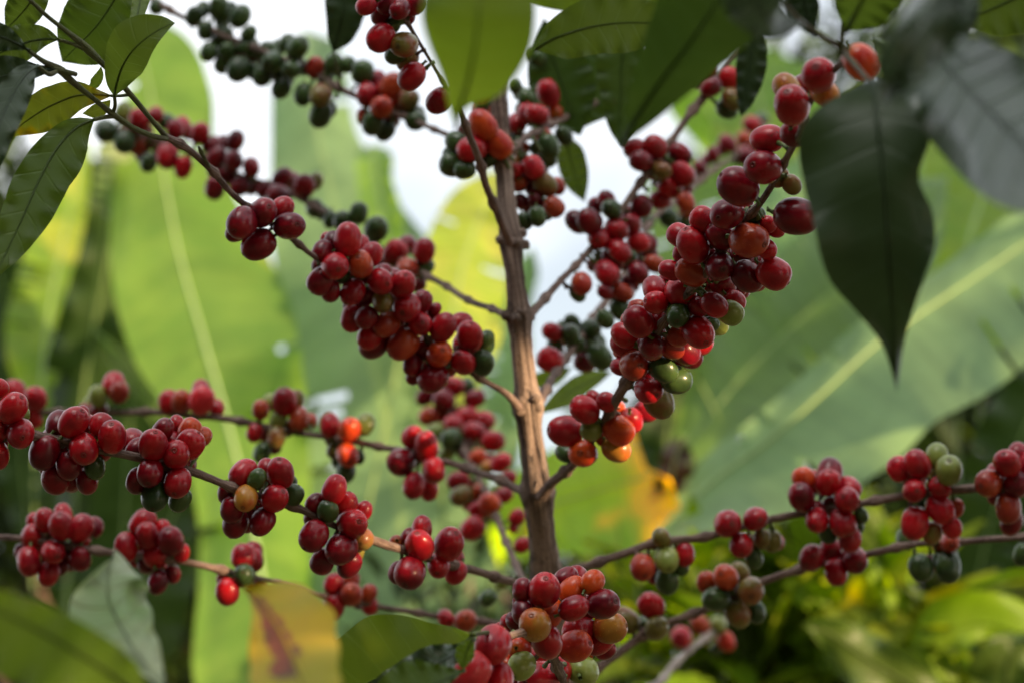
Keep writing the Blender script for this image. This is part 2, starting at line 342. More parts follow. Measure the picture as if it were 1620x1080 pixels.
# ------------------------------------------------------------------ the coffee tree
# branches: rows of x, y, D, thickness in photograph pixels
BR = {
 'B1': [(822,645,1.385,13),(800,620,1.375,9),(760,597,1.37,7.5),(700,558,1.36,7),(640,490,1.345,7),(570,430,1.32,7),(505,410,1.30,7),(460,377,1.28,7.5),(380,318,1.26,8),(330,266,1.23,9),(300,238,1.215,9),(262,216,1.20,9)],
 'B2': [(812,502,1.40,13),(790,494,1.42,9),(740,472,1.47,8),(670,432,1.54,8),(600,392,1.58,8),(540,352,1.62,8),(480,318,1.65,8),(440,296,1.68,6),(390,282,1.69,6),(330,252,1.70,6),(230,214,1.74,6),(150,200,1.78,5)],
 'B3': [(790,240,1.42,10),(735,222,1.50,8),(680,202,1.55,7),(640,185,1.57,7),(570,157,1.58,8),(540,140,1.60,9),(480,108,1.62,8),(400,75,1.64,8),(300,33,1.66,7),(262,12,1.67,8),(225,-10,1.69,7)],
 'B4': [(796,240,1.42,12),(822,225,1.46,9),(870,198,1.52,9),(920,172,1.58,9),(962,152,1.62,8),(990,120,1.66,6),(1035,75,1.70,5)],
 'B5': [(806,385,1.385,13),(793,350,1.37,11),(770,295,1.35,10),(757,255,1.33,10),(738,205,1.31,9),(720,160,1.30,6),(690,110,1.29,5),(660,60,1.28,5),(630,10,1.27,6),(600,-40,1.26,6)],
 'B6': [(832,503,1.40,15),(850,484,1.42,11),(890,440,1.45,9),(930,400,1.47,8),(985,330,1.49,9),(1020,280,1.50,9),(1055,235,1.52,9),(1085,190,1.53,9),(1110,160,1.54,12),(1140,115,1.55,8),(1165,80,1.56,8),(1190,40,1.58,7)],
 'B7': [(850,640,1.40,12),(870,605,1.45,11),(900,560,1.52,10),(945,495,1.58,11),(990,430,1.64,9),(1030,350,1.70,8),(1080,310,1.78,8),(1130,268,1.85,7),(1170,240,1.92,5),(1215,195,2.0,5)],
 'B8': [(855,785,1.385,17),(872,762,1.375,13),(905,736,1.35,12),(940,690,1.32,11),(965,650,1.30,12),(985,615,1.28,14),(1010,575,1.25,9),(1050,510,1.21,9),(1100,450,1.18,9),(1140,400,1.16,9),(1195,330,1.13,9),(1235,270,1.10,9),(1262,215,1.07,9),(1282,160,1.04,9),(1320,110,1.00,9),(1345,88,0.97,10)],
 'B9': [(842,778,1.40,15),(815,770,1.42,11),(790,757,1.43,10),(750,744,1.45,9),(700,729,1.47,9),(630,711,1.50,8),(570,700,1.52,9),(480,684,1.54,8),(380,666,1.56,9),(280,655,1.58,8),(180,652,1.60,9),(60,652,1.62,8),(-40,648,1.64,7)],
 'B10': [(862,930,1.41,17),(835,926,1.38,12),(780,912,1.35,11),(735,898,1.33,11),(640,871,1.29,11),(600,859,1.28,12),(545,838,1.27,9),(490,811,1.26,10),(430,790,1.25,10),(370,770,1.24,10),(290,741,1.23,12),(200,718,1.22,12),(120,700,1.22,13),(50,688,1.21,13),(-40,664,1.20,12)],
 'B11': [(866,1010,1.43,16),(830,998,1.46,10),(780,986,1.49,9),(700,974,1.50,8),(600,958,1.49,7),(510,942,1.47,7),(430,919,1.44,7),(370,905,1.42,10),(290,889,1.41,9),(200,876,1.41,9),(140,868,1.41,10),(40,853,1.42,9),(-40,845,1.43,9)],
 'B12': [(864,918,1.42,16),(900,902,1.42,13),(935,893,1.42,11),(985,876,1.42,11),(1040,858,1.42,11),(1130,844,1.42,10),(1240,816,1.42,10),(1300,806,1.42,10),(1360,796,1.41,10),(1440,782,1.40,11),(1510,773,1.39,12),(1560,769,1.38,12),(1660,762,1.37,12)],
 'B13': [(872,1110,1.45,17),(905,1085,1.45,12),(945,1058,1.45,11),(1010,1008,1.46,12),(1060,985,1.46,10),(1110,964,1.46,10),(1210,920,1.45,10),(1270,900,1.45,10),(1350,881,1.45,10),(1400,870,1.44,10),(1455,860,1.44,9),(1520,857,1.44,9),(1660,846,1.43,9)],
 'B14': [(880,1230,1.47,16),(950,1160,1.58,12),(1000,1115,1.66,11),(1040,1080,1.72,10),(1080,1038,1.78,9),(1125,1000,1.84,9),(1160,970,1.88,6)],
 'B15': [(866,985,1.43,13),(835,930,1.50,10),(810,880,1.56,9),(787,822,1.62,9),(765,770,1.66,8),(740,725,1.70,8),(725,680,1.74,7),(700,625,1.78,6),(690,600,1.80,5)],
 'B16': [(875,1180,1.46,18),(890,1120,1.33,15),(885,1060,1.18,13),(850,1000,1.12,11),(800,1005,1.09,9),(765,1012,1.06,6)],
}
BMAT = {'B14': m_pale}
# cherries: T tile origin, then X Y R code(+f front / b behind) in quarter pixels
CHD = {
'B2': '''T 0 0; 670 830 75 Gf;790 900 65 Gf;870 920 60 B;940 1030 58 Gf;880 760 65 R;980 730 50 Rb;780 710 55 Lb;1050 770 48 Gb;1110 820 58 D;1150 800 60 Rb;1265 845 62 R;1060 990 68 Rf;960 900 50 Db;1160 1060 58 R;
1490 890 55 D;1340 920 60 Db;1370 1000 62 D;1480 1020 65 Df;1590 1060 55 R;1410 1080 55 Db;T 0 270; 1360 110 65 D;1520 100 62 D;1440 30 60 D;
T 405 270;170 50 62 D;60 120 55 D;140 160 75 Df;305 100 72 Df;375 70 50 Wb;370 240 60 Gb;470 310 50 G;550 320 65 Gf;650 270 58 Gf;760 370 75 Gf;960 470 60 Db;1065 505 72 Rf;880 520 78 R;960 620 68 Bf;860 640 40 Wb;1080 600 50 Gb;800 590 50 Db;1030 720 50 Db''',
'B3': '''T 0 0;990 45 45 G;1230 105 55 G;1285 60 45 Gb;1385 50 64 G;1520 105 68 G;1300 195 54 G;1420 215 58 Gb;1575 215 50 G;1320 330 58 Gf;1440 330 55 G;1410 410 55 Gb;1560 310 65 G;1510 440 72 Gf;1610 450 50 G;
T 405 0;5 330 45 G;80 320 62 G;100 395 68 Gf;40 475 65 Gf;200 270 50 Gb;265 300 72 Gf;225 440 62 Gf;160 560 60 G;150 450 50 Gb;375 430 60 B;490 400 60 G;580 410 50 Gb;675 460 70 Gf;440 480 55 Gb;300 600 62 G;410 605 72 Wf;410 725 74 Gf;460 700 50 Gb;
700 600 68 R;790 570 50 Rb;860 545 72 B;795 680 70 Of;970 640 60 W;740 780 74 Gf;820 830 62 G;680 740 45 Bb;860 760 55 Db;1010 760 68 Gb;900 640 55 Bb;1020 720 50 Gb''',
'B4': '''T 405 0;1420 575 72 R;1430 640 50 Gb;1435 790 88 Of;1530 910 85 Of;1590 870 60 Wb;1365 945 88 Rf;1270 900 70 Gb;1240 1045 72 G;1320 1075 62 Gf;1470 1010 50 Gb;
T 810 0;230 590 74 Rf;20 545 42 G;170 380 62 G;130 350 50 Gb;90 620 60 Gb;95 720 65 R;160 725 70 Rf;30 780 60 R;270 710 55 Ob;40 870 50 G;200 870 60 Ob;230 930 68 Gf;330 860 55 G;220 1000 62 G;75 940 40 Ob;50 1010 45 Yb;135 1060 70 Rf;30 1080 50 R;
665 430 74 Gf;575 455 45 G;570 555 60 Gf;650 520 55 Gb;900 270 50 Gb;960 200 45 Gb;
T 810 270;40 80 60 B;210 90 68 Wf;285 100 52 B;130 30 60 Db;265 230 64 B;160 290 55 G;80 320 50 G;150 190 60 Db;60 200 50 Db''',
'B5': '''T 405 0;700 35 62 R;830 30 60 D;910 60 65 Df;1000 30 68 D;790 90 62 Db;790 240 84 Rf;935 285 85 Wf;880 350 62 Gb;860 170 50 Gb;985 485 86 Rf;1160 640 78 D;960 110 50 Db;880 -20 70 D;760 -30 60 R''',
'B6': '''T 810 0;1225 430 62 D;1380 500 76 R;1255 550 72 Df;1400 630 64 Wf;1360 690 64 G;1485 345 64 G;1125 490 50 Gb;1170 430 45 Db;
780 945 66 R;905 930 76 Rf;815 1020 72 Df;1065 975 68 D;945 1080 60 Wf;1080 1100 72 Rf;
T 810 270;1000 105 72 Rf;940 185 62 R;1100 200 60 Bb;880 0 60 D;1100 30 60 D;
600 190 55 Db;540 220 55 Db;630 245 68 Gf;410 325 70 D;490 320 80 Df;550 430 72 Rf;660 370 72 Rf;750 340 70 Db;820 225 65 Db;750 270 52 Db;680 510 72 Rf;640 560 72 Db;800 450 62 Rb;860 460 60 Db;600 650 76 Rf;560 540 40 Gb;515 600 45 Bb;440 715 66 Bf;415 780 50 G;795 650 68 Df;700 770 62 B;730 760 45 Db;690 880 65 G;590 940 52 Gb;900 590 60 Bb;740 540 50 Gb;870 520 50 Db;590 770 45 D''',
'B7': '''T 810 0;1520 790 56 R;1580 760 45 Gb;1365 910 54 D;1475 890 52 B;1475 995 60 D;1270 980 45 D;1190 1060 42 D;1550 950 40 D;1420 1010 35 Gb;
T 810 270;990 300 62 G;850 330 50 Gb;1190 30 50 Bb;1110 250 52 Bb;1090 330 50 Gb;
255 1020 62 R;380 960 48 Gb;375 1040 66 Gf;500 1000 62 Gf;T 810 540;270 30 52 Gb;240 115 76 R;400 20 60 G;500 20 60 G;560 95 74 Gf;460 130 68 D;440 60 50 Gb''',
'B8': '''T 1215 0;320 480 106 Rf;590 395 104 O;120 560 86 Yb;150 665 114 Rf;360 590 88 Yf;165 850 88 Db;150 1170 60 Wb;
T 810 0;1615 880 92 R;1590 1060 110 Df;
T 810 270;1430 100 116 Df;1360 275 104 Df;1210 310 78 Rb;1320 410 86 D;1060 410 74 R;1145 470 104 Rf;1500 440 114 Bf;1620 340 50 Rb;1315 610 92 Df;1490 670 92 Df;1135 640 88 B;1340 720 80 Db;1005 630 64 R;905 750 78 R;910 835 74 Rf;1070 760 98 R;1280 850 80 Rf;1410 820 66 R;1385 900 74 Lf;1050 915 78 Gf;800 955 90 Rf;800 870 55 Ob;930 950 62 Rb;710 1040 75 R;1180 1020 100 Rf;880 1080 72 R;1050 1050 62 B;1260 970 50 Gb;1590 620 90 Db;1590 510 80 Rb;1220 720 70 Db;1180 860 60 Db;1540 280 60 Gb;1450 530 75 Db;1240 420 70 Db;1390 640 75 Db;1260 560 75 Db;1160 790 62 Db;1010 880 62 Db;1110 880 70 Db;1430 740 62 Db;1320 520 72 Db;1560 560 75 Rb;1070 990 62 Rb;980 700 60 Db;1480 300 70 Db;
T 1215 270;180 290 122 Df;45 370 58 Rb;-5 500 60 Rf;35 650 100 Rf;
T 810 540;720 20 82 R;880 30 86 Df;1010 40 72 B;1100 60 90 D;1190 10 80 R;1130 100 70 Db;690 160 60 Rb;775 150 96 Bf;960 175 80 Gf;1040 240 92 G;865 300 90 Rf;930 380 95 W;
460 430 88 Rf;520 360 50 Rb;600 380 62 R;335 565 96 Rf;500 560 72 Lf;450 705 90 Of;340 705 60 Gb;675 560 92 O;755 500 76 R;660 680 78 Y;660 430 60 Ob;570 610 50 Bb''',
'B1': '''T 0 270;1530 330 96 Df;1500 390 62 Db;T 405 270;40 265 90 Df;165 240 70 R;210 350 96 Df;15 470 95 Df;
580 435 90 Rf;490 450 60 Db;420 510 62 D;500 605 88 Rf;660 590 86 Bf;730 530 72 R;410 700 82 Df;470 760 68 Db;610 770 76 Rf;450 430 42 Rb;550 670 50 Gb;
785 700 84 Rf;800 640 52 Db;930 720 84 Rf;800 830 64 Wf;700 800 60 Db;610 935 72 R;700 930 68 Df;825 975 76 Bf;955 865 92 Rf;1050 830 68 D;1130 880 42 Db;1040 970 76 Rf;1110 930 52 Db;1185 990 82 Rf;1300 960 66 R;1350 1040 82 Rf;1455 1060 48 Gb;720 1050 74 Rf;880 960 62 Db;950 1060 64 B;
T 405 540;750 10 95 D;930 20 88 Bf;1060 50 82 Db;1160 75 86 Of;1340 0 90 Rf;1310 130 76 Rf;1430 135 76 Gf;1450 10 62 Gb;1120 230 90 Df;990 150 62 D;1000 220 48 Db;1220 170 52 Bb''',
'B15': '''T 405 540;1250 280 64 Rf;1190 370 70 Df;1070 350 54 D;1330 280 50 Gb;1385 360 56 D;1100 470 62 B;1200 490 52 P;1330 470 64 R;1440 500 64 R;1250 520 64 Rf;1380 565 64 Rf;1150 570 62 Lf;1240 620 74 Gf;1500 630 66 R;1460 620 50 Bb;1550 765 64 R;1400 730 52 O;1470 790 46 Yb;1210 700 50 Lb;1320 700 50 Db;1280 880 62 R;1300 975 64 Wf;1400 950 50 Bb;1480 1020 68 Of;1570 970 52 R;1540 940 42 Lb;1600 860 45 R;1400 1060 50 R;
T 405 810;1370 100 78 R;1450 5 66 B;T 810 810;65 205 48 R;30 30 50 Rb;10 100 30 Rb;T 405 810;1470 540 52 Gb;1560 440 45 L''',
'B9': '''T 405 540;990 600 68 Rf;1080 660 80 Rf;920 760 86 Df;1125 810 74 Rf;1000 910 76 Rf;1095 935 62 R;
470 530 70 R;590 555 72 Of;690 525 64 L;580 720 72 Of;500 690 56 Wb;570 820 64 G;650 730 40 Gb;
180 380 78 Rf;250 370 56 Wb;90 380 46 Lb;30 430 58 B;140 495 56 Lf;270 490 68 B;340 500 50 Bb;130 605 62 Wf;-5 575 58 R;40 700 62 G;120 670 42 Db;
T 0 540;1070 380 66 R;1145 375 64 Bf;1275 370 80 Pf;1270 310 62 Rb;1370 420 50 Rb;720 270 70 P;755 320 64 Bf;620 345 62 Lf;630 440 60 D;540 440 50 Db;
90 320 72 Rb;225 360 74 Rf;210 480 62 R''',
'B10': '''T 0 540;-10 300 60 R;80 420 92 Rf;130 580 94 Rf;-20 560 72 R;-15 720 75 R;150 460 42 Lb;280 700 92 D;
465 510 94 Rf;370 520 76 Db;640 530 72 R;710 600 92 Rf;530 680 98 Rf;435 780 80 Df;600 790 72 Gb;350 870 86 D;550 880 76 Db;450 880 60 Db;520 460 50 Rb;
1030 560 72 D;970 650 92 Rf;1115 715 88 Rf;1200 650 88 Rf;860 670 60 Db;1200 560 72 Ob;1280 600 60 Bb;1120 520 50 Rb;950 830 88 Df;870 880 72 D;1125 890 92 Rf;980 980 84 Gf;1140 1000 66 G;
1540 830 82 R;1555 990 76 Yf;1430 960 56 Db;1470 1060 75 D;T 405 540;5 870 60 Gf;155 830 90 Rf;65 800 60 Rb;120 990 86 Rf;235 970 64 G;
495 935 80 Rf;375 1020 62 D;575 1030 70 R;455 1070 68 Gf;680 1070 56 R;
T 0 810;1490 70 80 D;T 405 810;40 60 80 Df;-60 20 60 Db;
610 70 92 Rf;365 150 96 Df;540 230 96 Df;420 310 76 D;590 330 76 D;680 170 68 W;560 30 50 Db;
1035 205 90 Rf;1050 100 70 R;970 150 50 Db;1220 200 100 Rf;975 380 96 Df;900 380 66 Db;1155 335 74 Rf;1265 380 66 R;890 190 50 Bb''',
'B11': '''T 0 810;385 85 80 Rf;285 50 66 R;210 50 46 Rb;400 10 60 Rb;510 100 80 Rf;590 95 66 D;215 150 84 R;335 250 72 Rf;185 310 82 Rf;310 385 74 R;140 250 50 Db;390 350 46 Db;510 290 72 D;440 270 60 Db;
905 70 82 R;935 145 72 Rf;1035 110 56 Rb;1080 180 82 Df;800 220 82 R;990 250 84 Rf;1150 255 52 R;1000 440 70 D;1090 390 56 D;930 330 60 Db;860 300 50 Rb;
1540 280 74 R;1600 250 60 Rb;T 405 810;-10 300 62 R;-75 400 75 Gf;-180 500 74 Rf;30 470 42 Rb;-20 450 50 Rb;-210 420 42 Rb;
600 520 74 Bf;490 450 60 R;600 430 60 Bb;715 510 56 B;490 590 74 R;720 590 60 R;
1200 670 58 R;1325 685 74 Bf''',
'B12': '''T 810 810;945 160 60 Wf;980 300 76 Lf;825 345 78 Bf;1095 265 64 R;980 430 78 Gb;1075 350 46 Gb;
1365 70 86 Rf;1540 40 80 Rf;1450 205 72 Rf;1580 170 60 W;1530 290 62 Gb;T 1215 810;25 180 62 W;60 190 46 Rb;
T 1215 540;390 830 84 D;380 890 80 Rf;225 870 70 O;210 980 82 Df;510 930 76 Rb;500 1000 82 Rf;300 1070 66 D;
T 1215 810;310 50 76 Rf;475 65 84 Rf;380 130 60 Gb;590 20 46 Gb;520 170 70 Rf;
T 1215 540;830 805 74 R;945 775 84 Rf;1070 725 72 L;1145 815 86 Lf;925 940 74 Rf;1085 925 70 Rf;1090 1060 82 Rf;1190 1050 50 Bb;T 1215 810;930 70 88 Rf;1165 95 62 R;1040 130 62 Wb;
T 1215 540;1515 770 86 Rf;1395 895 86 Bf;1580 700 60 Rb;1570 900 86 Df;1520 1050 86 Bf;1660 780 80 R;T 1215 810;1540 60 75 Db''',
'B13': '''T 1215 810;400 240 70 D;275 285 80 Df;550 300 84 Df;430 375 78 Rf;965 350 76 Gf;1140 350 82 Gf;1610 265 62 G;1080 300 46 Gb;1150 190 62 Bf;870 170 60 Gb;1080 210 46 Ob;
T 810 810;1355 410 80 Bf;1230 440 62 B;1440 380 58 Wb;1510 495 84 Wf;1290 550 86 Gf;1430 640 78 W;1545 630 62 Gb;1400 500 50 Gb;
880 590 80 Rf;915 730 80 Wf;720 680 80 Wb;820 700 40 Gb''',
'B14': '''T 810 810;1070 790 72 Rf;1190 710 58 B;1305 710 58 Lf;1355 815 56 O;1290 860 40 Gb''',
'B16': '''T 810 810;205 490 102 Rf;65 490 66 D;340 420 76 Db;410 410 72 Rb;510 440 76 O;385 490 88 O;390 605 86 Rf;575 580 96 Df;620 730 96 Y;245 640 86 O;145 710 100 Yf;65 630 72 D;25 690 66 Db;220 810 106 Rf;420 740 100 R;400 845 98 Of;545 810 90 R;590 870 60 Db;50 860 74 O;60 970 86 Lf;285 1000 96 R;170 1060 120 Rf;450 1000 100 L;10 800 50 Db;
T 405 810;1500 840 112 Rf;1600 700 60 Rb;1360 1010 126 Pf;1540 1060 92 Rf;1540 990 50 Rb''',
}
def seg_near(b, x, y):
    best = None
    for i in range(len(b) - 1):
        x0, y0, d0, _ = b[i]; x1, y1, d1, _ = b[i + 1]
        L2 = (x1 - x0) ** 2 + (y1 - y0) ** 2
        t = max(0, min(1, ((x - x0) * (x1 - x0) + (y - y0) * (y1 - y0)) / L2))
        px, py = x0 + (x1 - x0) * t, y0 + (y1 - y0) * t
        d = math.hypot(x - px, y - py)
        if best is None or d < best[0]: best = (d, px, py, d0 + (d1 - d0) * t)
    return best
tree_base = P(880, 1100, 1.45); tree_base = Vector((tree_base.x + 0.02, tree_base.y + 0.03, 0.0))
tree = tag(empty('coffee_tree', tree_base), 'coffee tree laden with red and green cherries along its thin branches', 'coffee tree')
# trunk
tk = [(783,-60,1.47,11),(787,60,1.455,12.5),(789,150,1.44,13.5),(794,240,1.43,15),(800,300,1.42,14.5),(808,378,1.405,17),(814,440,1.40,16),(820,500,1.40,18.5),(827,570,1.40,18),(834,640,1.40,21),(841,700,1.40,20),(850,775,1.40,24),(858,850,1.41,23),(866,925,1.42,26),(872,1010,1.43,26),(880,1100,1.45,27)]
rows = [[*P(a[0], a[1], a[2]), a[3] * a[2] / FPX] for a in tk] + [[tree_base.x - 0.005, tree_base.y, 0.7, 0.013], [tree_base.x, tree_base.y, -0.05, 0.02]]
S, tot = resample(rows, 420)
NODE_Y = [240, 378, 500, 640, 775, 922]
nodeP = [P(*[(a[0], a[1], a[2]) for a in tk if abs(a[1] - y) < 6 or a[1] == y][0]) for y in (240, 378, 500, 640, 775, 925)]
rad = []
for s in S:
    p = Vector(s[:3]); r = s[3] * 0.96
    for q in nodeP: r *= 1 + 0.24 * math.exp(-((p - q).length / 0.007) ** 2) - 0.06 * math.exp(-((p - q - Vector((0, 0, 0.012))).length / 0.004) ** 2)
    rad.append(r)
mb = MB(); tube(mb, [Vector(s[:3]) for s in S], rad, 28, 0, rough=0.13, ro=3, streak=0.13)
for q in nodeP:
    for k in range(6):
        th = random.uniform(0, 6.283); d = RGT * math.cos(th) + FWD * math.sin(th); z0 = q + UPV * random.uniform(-0.004, 0.005)
        rr_ = 0.0085 + 0.0006 * k % 2
        tube(mb, [z0 + d * 0.004, z0 + d * rr_ , z0 + d * (rr_ + random.uniform(0.0002, 0.0015)) + UPV * 0.001], [0.0035, 0.0030, 0.0012], 8, 0, rough=0.25, ro=k)
# ragged strips of peeling bark standing off the trunk
random.seed(3)
for k in range(46):
    i = random.randint(8, 250); Ls = random.randint(5, 16); th = random.uniform(0, 2 * math.pi)
    vs = []; uv = []
    for j in range(Ls):
        s = S[min(len(S) - 1, i + j)]; p = Vector(s[:3]); r = rad[min(len(S) - 1, i + j)]
        lift = 0.0004 + 0.0022 * (abs(j / (Ls - 1) - 0.5) * 2) ** 2 * (0.3 + random.random() * 0.4)
        for q in (-1, 1):
            wv = 0.13 * (1 - abs(j / (Ls - 1) * 2 - 1) ** 3) + 0.02
            d = RGT * math.cos(th + q * wv + 0.03 * j) + FWD * math.sin(th + q * wv + 0.03 * j)
            vs.append(p + d * (r + lift)); uv.append((0.3 * q + k, j * 0.004 + k))
    mb.add(vs, [[2 * j, 2 * j + 1, 2 * j + 3, 2 * j + 2] for j in range(Ls - 1)], uv, 0)
mb.build('trunk', [m_bark], tree)
# branches
BROBJ = {}
random.seed(11)
for name, pts in BR.items():
    L = sum(math.hypot(pts[i + 1][0] - pts[i][0], pts[i + 1][1] - pts[i][1]) for i in range(len(pts) - 1))
    rows = [[*P(a[0], a[1], a[2]), a[3] * 0.6 * a[2] / FPX] for a in pts]
    n = int(L / 4); S, tot = resample(rows, n)
    # nodes: swollen joints every few centimetres
    pos = [Vector(s[:3]) + Vector((nz(s[:3], 30, 1), nz(s[:3], 30, 5), nz(s[:3], 30, 9))) * 0.0012 for s in S]
    nodes = []; s_ = 0.035
    while s_ < tot: nodes.append(s_); s_ += random.uniform(0.030, 0.045)
    rad = []; acc = 0
    for i, s in enumerate(S):
        if i: acc += (pos[i] - pos[i - 1]).length
        rad.append(s[3] * (1 + 0.55 * sum(math.exp(-((acc - q) / 0.0035) ** 2) for q in nodes)))
    mb = MB(); tube(mb, pos, rad, 12, 0, rough=0.10, ro=len(name) * 3.3, streak=0.08)
    BROBJ[name] = mb.build('branch', [BMAT.get(name, m_twig)], tree)
# cherry shape: a slightly flattened egg, stalk end at -Z, navel with its ring at +Z
def cherry_geo(var, seg=20, rings=15):
    rnd = random.Random(var * 17 + 5); vs = []; uv = []; fs = []
    flat = rnd.uniform(0.88, 0.97); el = rnd.uniform(1.08, 1.27); taper = rnd.uniform(-0.05, 0.12); sq = rnd.uniform(2.0, 2.35)
    for i in range(rings + 1):
        v = i / rings; ph = -math.pi / 2 + math.pi * v
        c, s = math.cos(ph), math.sin(ph)
        r = abs(c) ** (2 / sq) * (1 + taper * (-s) * 0.6); z = math.copysign(abs(s) ** (2 / sq * 1.0), s) * el
        if v > 0.96: z -= 0.055
        if v < 0.04: z += 0.10
        for k in range(seg + 1):
            th = 2 * math.pi * (k % seg) / seg
            b = 1 + 0.02 * math.sin(2 * th + var) + 0.035 * nz((math.cos(th) * 1.3, math.sin(th) * 1.3, z * 1.3), 1, var * 3)
            vs.append(Vector((r * math.cos(th) * b, r * math.sin(th) * b * flat, z))); uv.append((k / seg, v))
    c1 = seg + 1
    for i in range(rings):
        for k in range(seg): fs.append([i * c1 + k, i * c1 + k + 1, (i + 1) * c1 + k + 1, (i + 1) * c1 + k])
    # raised navel ring
    zt = el - 0.03; b0 = len(vs); R0 = (0.085, 0.13, 0.17); Z0 = (zt + 0.005, zt + 0.045, zt - 0.005)
    for q in range(3):
        for k in range(seg + 1):
            th = 2 * math.pi * (k % seg) / seg
            vs.append(Vector((R0[q] * math.cos(th), R0[q] * math.sin(th) * flat, Z0[q]))); uv.append((k / seg, 0.955))
    for q in range(2):
        for k in range(seg):
            a = b0 + q * c1 + k; fs.append([a, a + c1, a + c1 + 1, a + 1])
    sv = []; sf = []; su = []
    for i in range(4):
        z = -el + 0.12 - i * 0.16; rr = (0.17, 0.12, 0.10, 0.15)[i]
        for k in range(7): th = 2 * math.pi * (k % 6) / 6; sv.append(Vector((rr * math.cos(th) + 0.02 * i * i, rr * math.sin(th), z))); su.append((k / 6, 0))
    for i in range(3):
        for k in range(6): sf.append([i * 7 + k, (i + 1) * 7 + k, (i + 1) * 7 + k + 1, i * 7 + k + 1])
    return vs, fs, uv, sv, sf, su
GEO = [cherry_geo(v) for v in range(7)]
CME = {}
def cherry_mesh(code, var):
    if (code, var) not in CME:
        mb = MB(); a = GEO[var]; mb.add(a[0], a[1], a[2], 0); mb.add(a[3], a[4], a[5], 1)
        o = mb.build('cherry', [CM[code], m_stalk]); CME[(code, var)] = o.data; bpy.data.objects.remove(o)
    return CME[(code, var)]
ALL = []
for br, txt in CHD.items():
    ox = oy = 0; lst = []
    for it in txt.replace('\n', '').split(';'):
        it = it.strip()
        if not it: continue
        t = it.split()
        if t[0] == 'T': ox, oy = float(t[1]), float(t[2]); t = t[3:]
        if not t: continue
        X, Y, R, c = float(t[0]), float(t[1]), float(t[2]), t[3]
        lst.append([ox + X / 4, oy + Y / 4, R / 4, c[0], {'f': 0, 'b': 2}.get(c[1:], 1)])
    fill = []
    rf = random.Random(len(lst))
    for i_, a_ in enumerate(lst):              # fruit hidden deeper in each whorl, showing between the others
        for b2 in lst[i_ + 1:]:
            d_ = math.hypot(a_[0] - b2[0], a_[1] - b2[1])
            if 1.0 * (a_[2] + b2[2]) < d_ < 1.5 * (a_[2] + b2[2]) and rf.random() < 0.30:
                cand = [(a_[0] + b2[0]) / 2 + rf.uniform(-2, 2), (a_[1] + b2[1]) / 2 + rf.uniform(-2, 2), (a_[2] + b2[2]) * 0.43, rf.choice([a_[3], b2[3], 'D']), 3]
                if all(math.hypot(cand[0] - c_[0], cand[1] - c_[1]) > 1.0 * cand[2] for c_ in fill): fill.append(cand)
    lst += fill
    placed = []
    for ce in sorted(lst, key=lambda q: q[4]):
        x, y, r, code, o = ce
        d, bx, by, D = seg_near(BR[br], x, y)
        off = (-1.25, 0.0, 1.15, 1.5)[o] * r
        if o == 0 and d > 1.6 * r: off = -0.7 * r
        if o == 2 and d > 1.6 * r: off = 0.7 * r
        z = off * 1.4 / FPX * (D / 1.4)
        for (x2, y2, r2, D2) in placed:            # push back until it no longer cuts into one in front
            dd = math.hypot(x - x2, y - y2); s = 0.93 * (r + r2)
            if dd < s:
                need = D2 + math.sqrt(s * s - dd * dd) * D / FPX * 0.92
                if D + z < need and o > 0: z = need - D
                elif o == 0 and abs(D + z - D2) < need - D2: z = need - D
        placed.append((x, y, r, D + z))
        ALL.append((br, x, y, r, code, D + z, bx, by, D))
random.seed(21)
ALL.sort(key=lambda a: -a[3])
vis = [a for a in ALL if -5 < a[1] < 1625 and -5 < a[2] < 1085]
big = set(id(a) for a in vis[:100])
rest = MB(); codes = list(CH)
for a in ALL:
    br, x, y, r, code, D, bx, by, DB = a
    c = P(x, y, D); nd = P(bx, by, DB)
    rr = r * D / FPX
    ax = (c - nd)
    ax = ax.normalized() if ax.length > 0.002 else -FWD
    ax = (ax + Vector([random.uniform(-1, 1) for _ in range(3)]) * 0.42 + Vector((0, 0, -0.05))).normalized()
    q = ax.to_track_quat('Z', 'Y').to_matrix() @ Matrix.Rotation(random.uniform(0, 6.28), 3, 'Z')
    s = rr * 1.04; var = random.randrange(len(GEO))
    if id(a) in big:
        o = bpy.data.objects.new('cherry', cherry_mesh(code, var)); COL.objects.link(o)
        o.parent = BROBJ[br]
        M = Matrix.Translation(c) @ q.to_4x4() @ Matrix.Scale(s, 4)
        o.location = c; o.rotation_euler = q.to_euler(); o.scale = (s, s, s)
    else:
        g = GEO[var]
        rest.add([c + q @ (v * s) for v in g[0]], g[1], g[2], codes.index(code)); rest.add([c + q @ (v * s) for v in g[3]], g[4], g[5], len(codes))
tag(rest.build('cherry', [CM[k] for k in codes] + [m_stalk], tree), kind='stuff')
# tufts of dried flower bracts and stubs at the joints
bracts = MB(); random.seed(5)
for a in ALL:
    br, x, y, r, code, D, bx, by, DB = a
    if random.random() < 0.75:
        nd = P(bx + random.uniform(-5, 5), by + random.uniform(-4, 4), DB); c = P(x, y, D)
        d = (c - nd) * random.uniform(0.35, 0.6) + Vector([random.uniform(-1, 1) for _ in range(3)]) * 0.002
        if d.length > 0.011: d = d.normalized() * 0.011
        tube(bracts, [nd, nd + d * 0.5 + Vector((0, 0, 0.0006)), nd + d], [0.0013, 0.0009, 0.0015], 6, random.choice((0, 0, 1)))
tag(bracts.build('flower_stub', [m_stalk, m_twig], tree), kind='stuff')
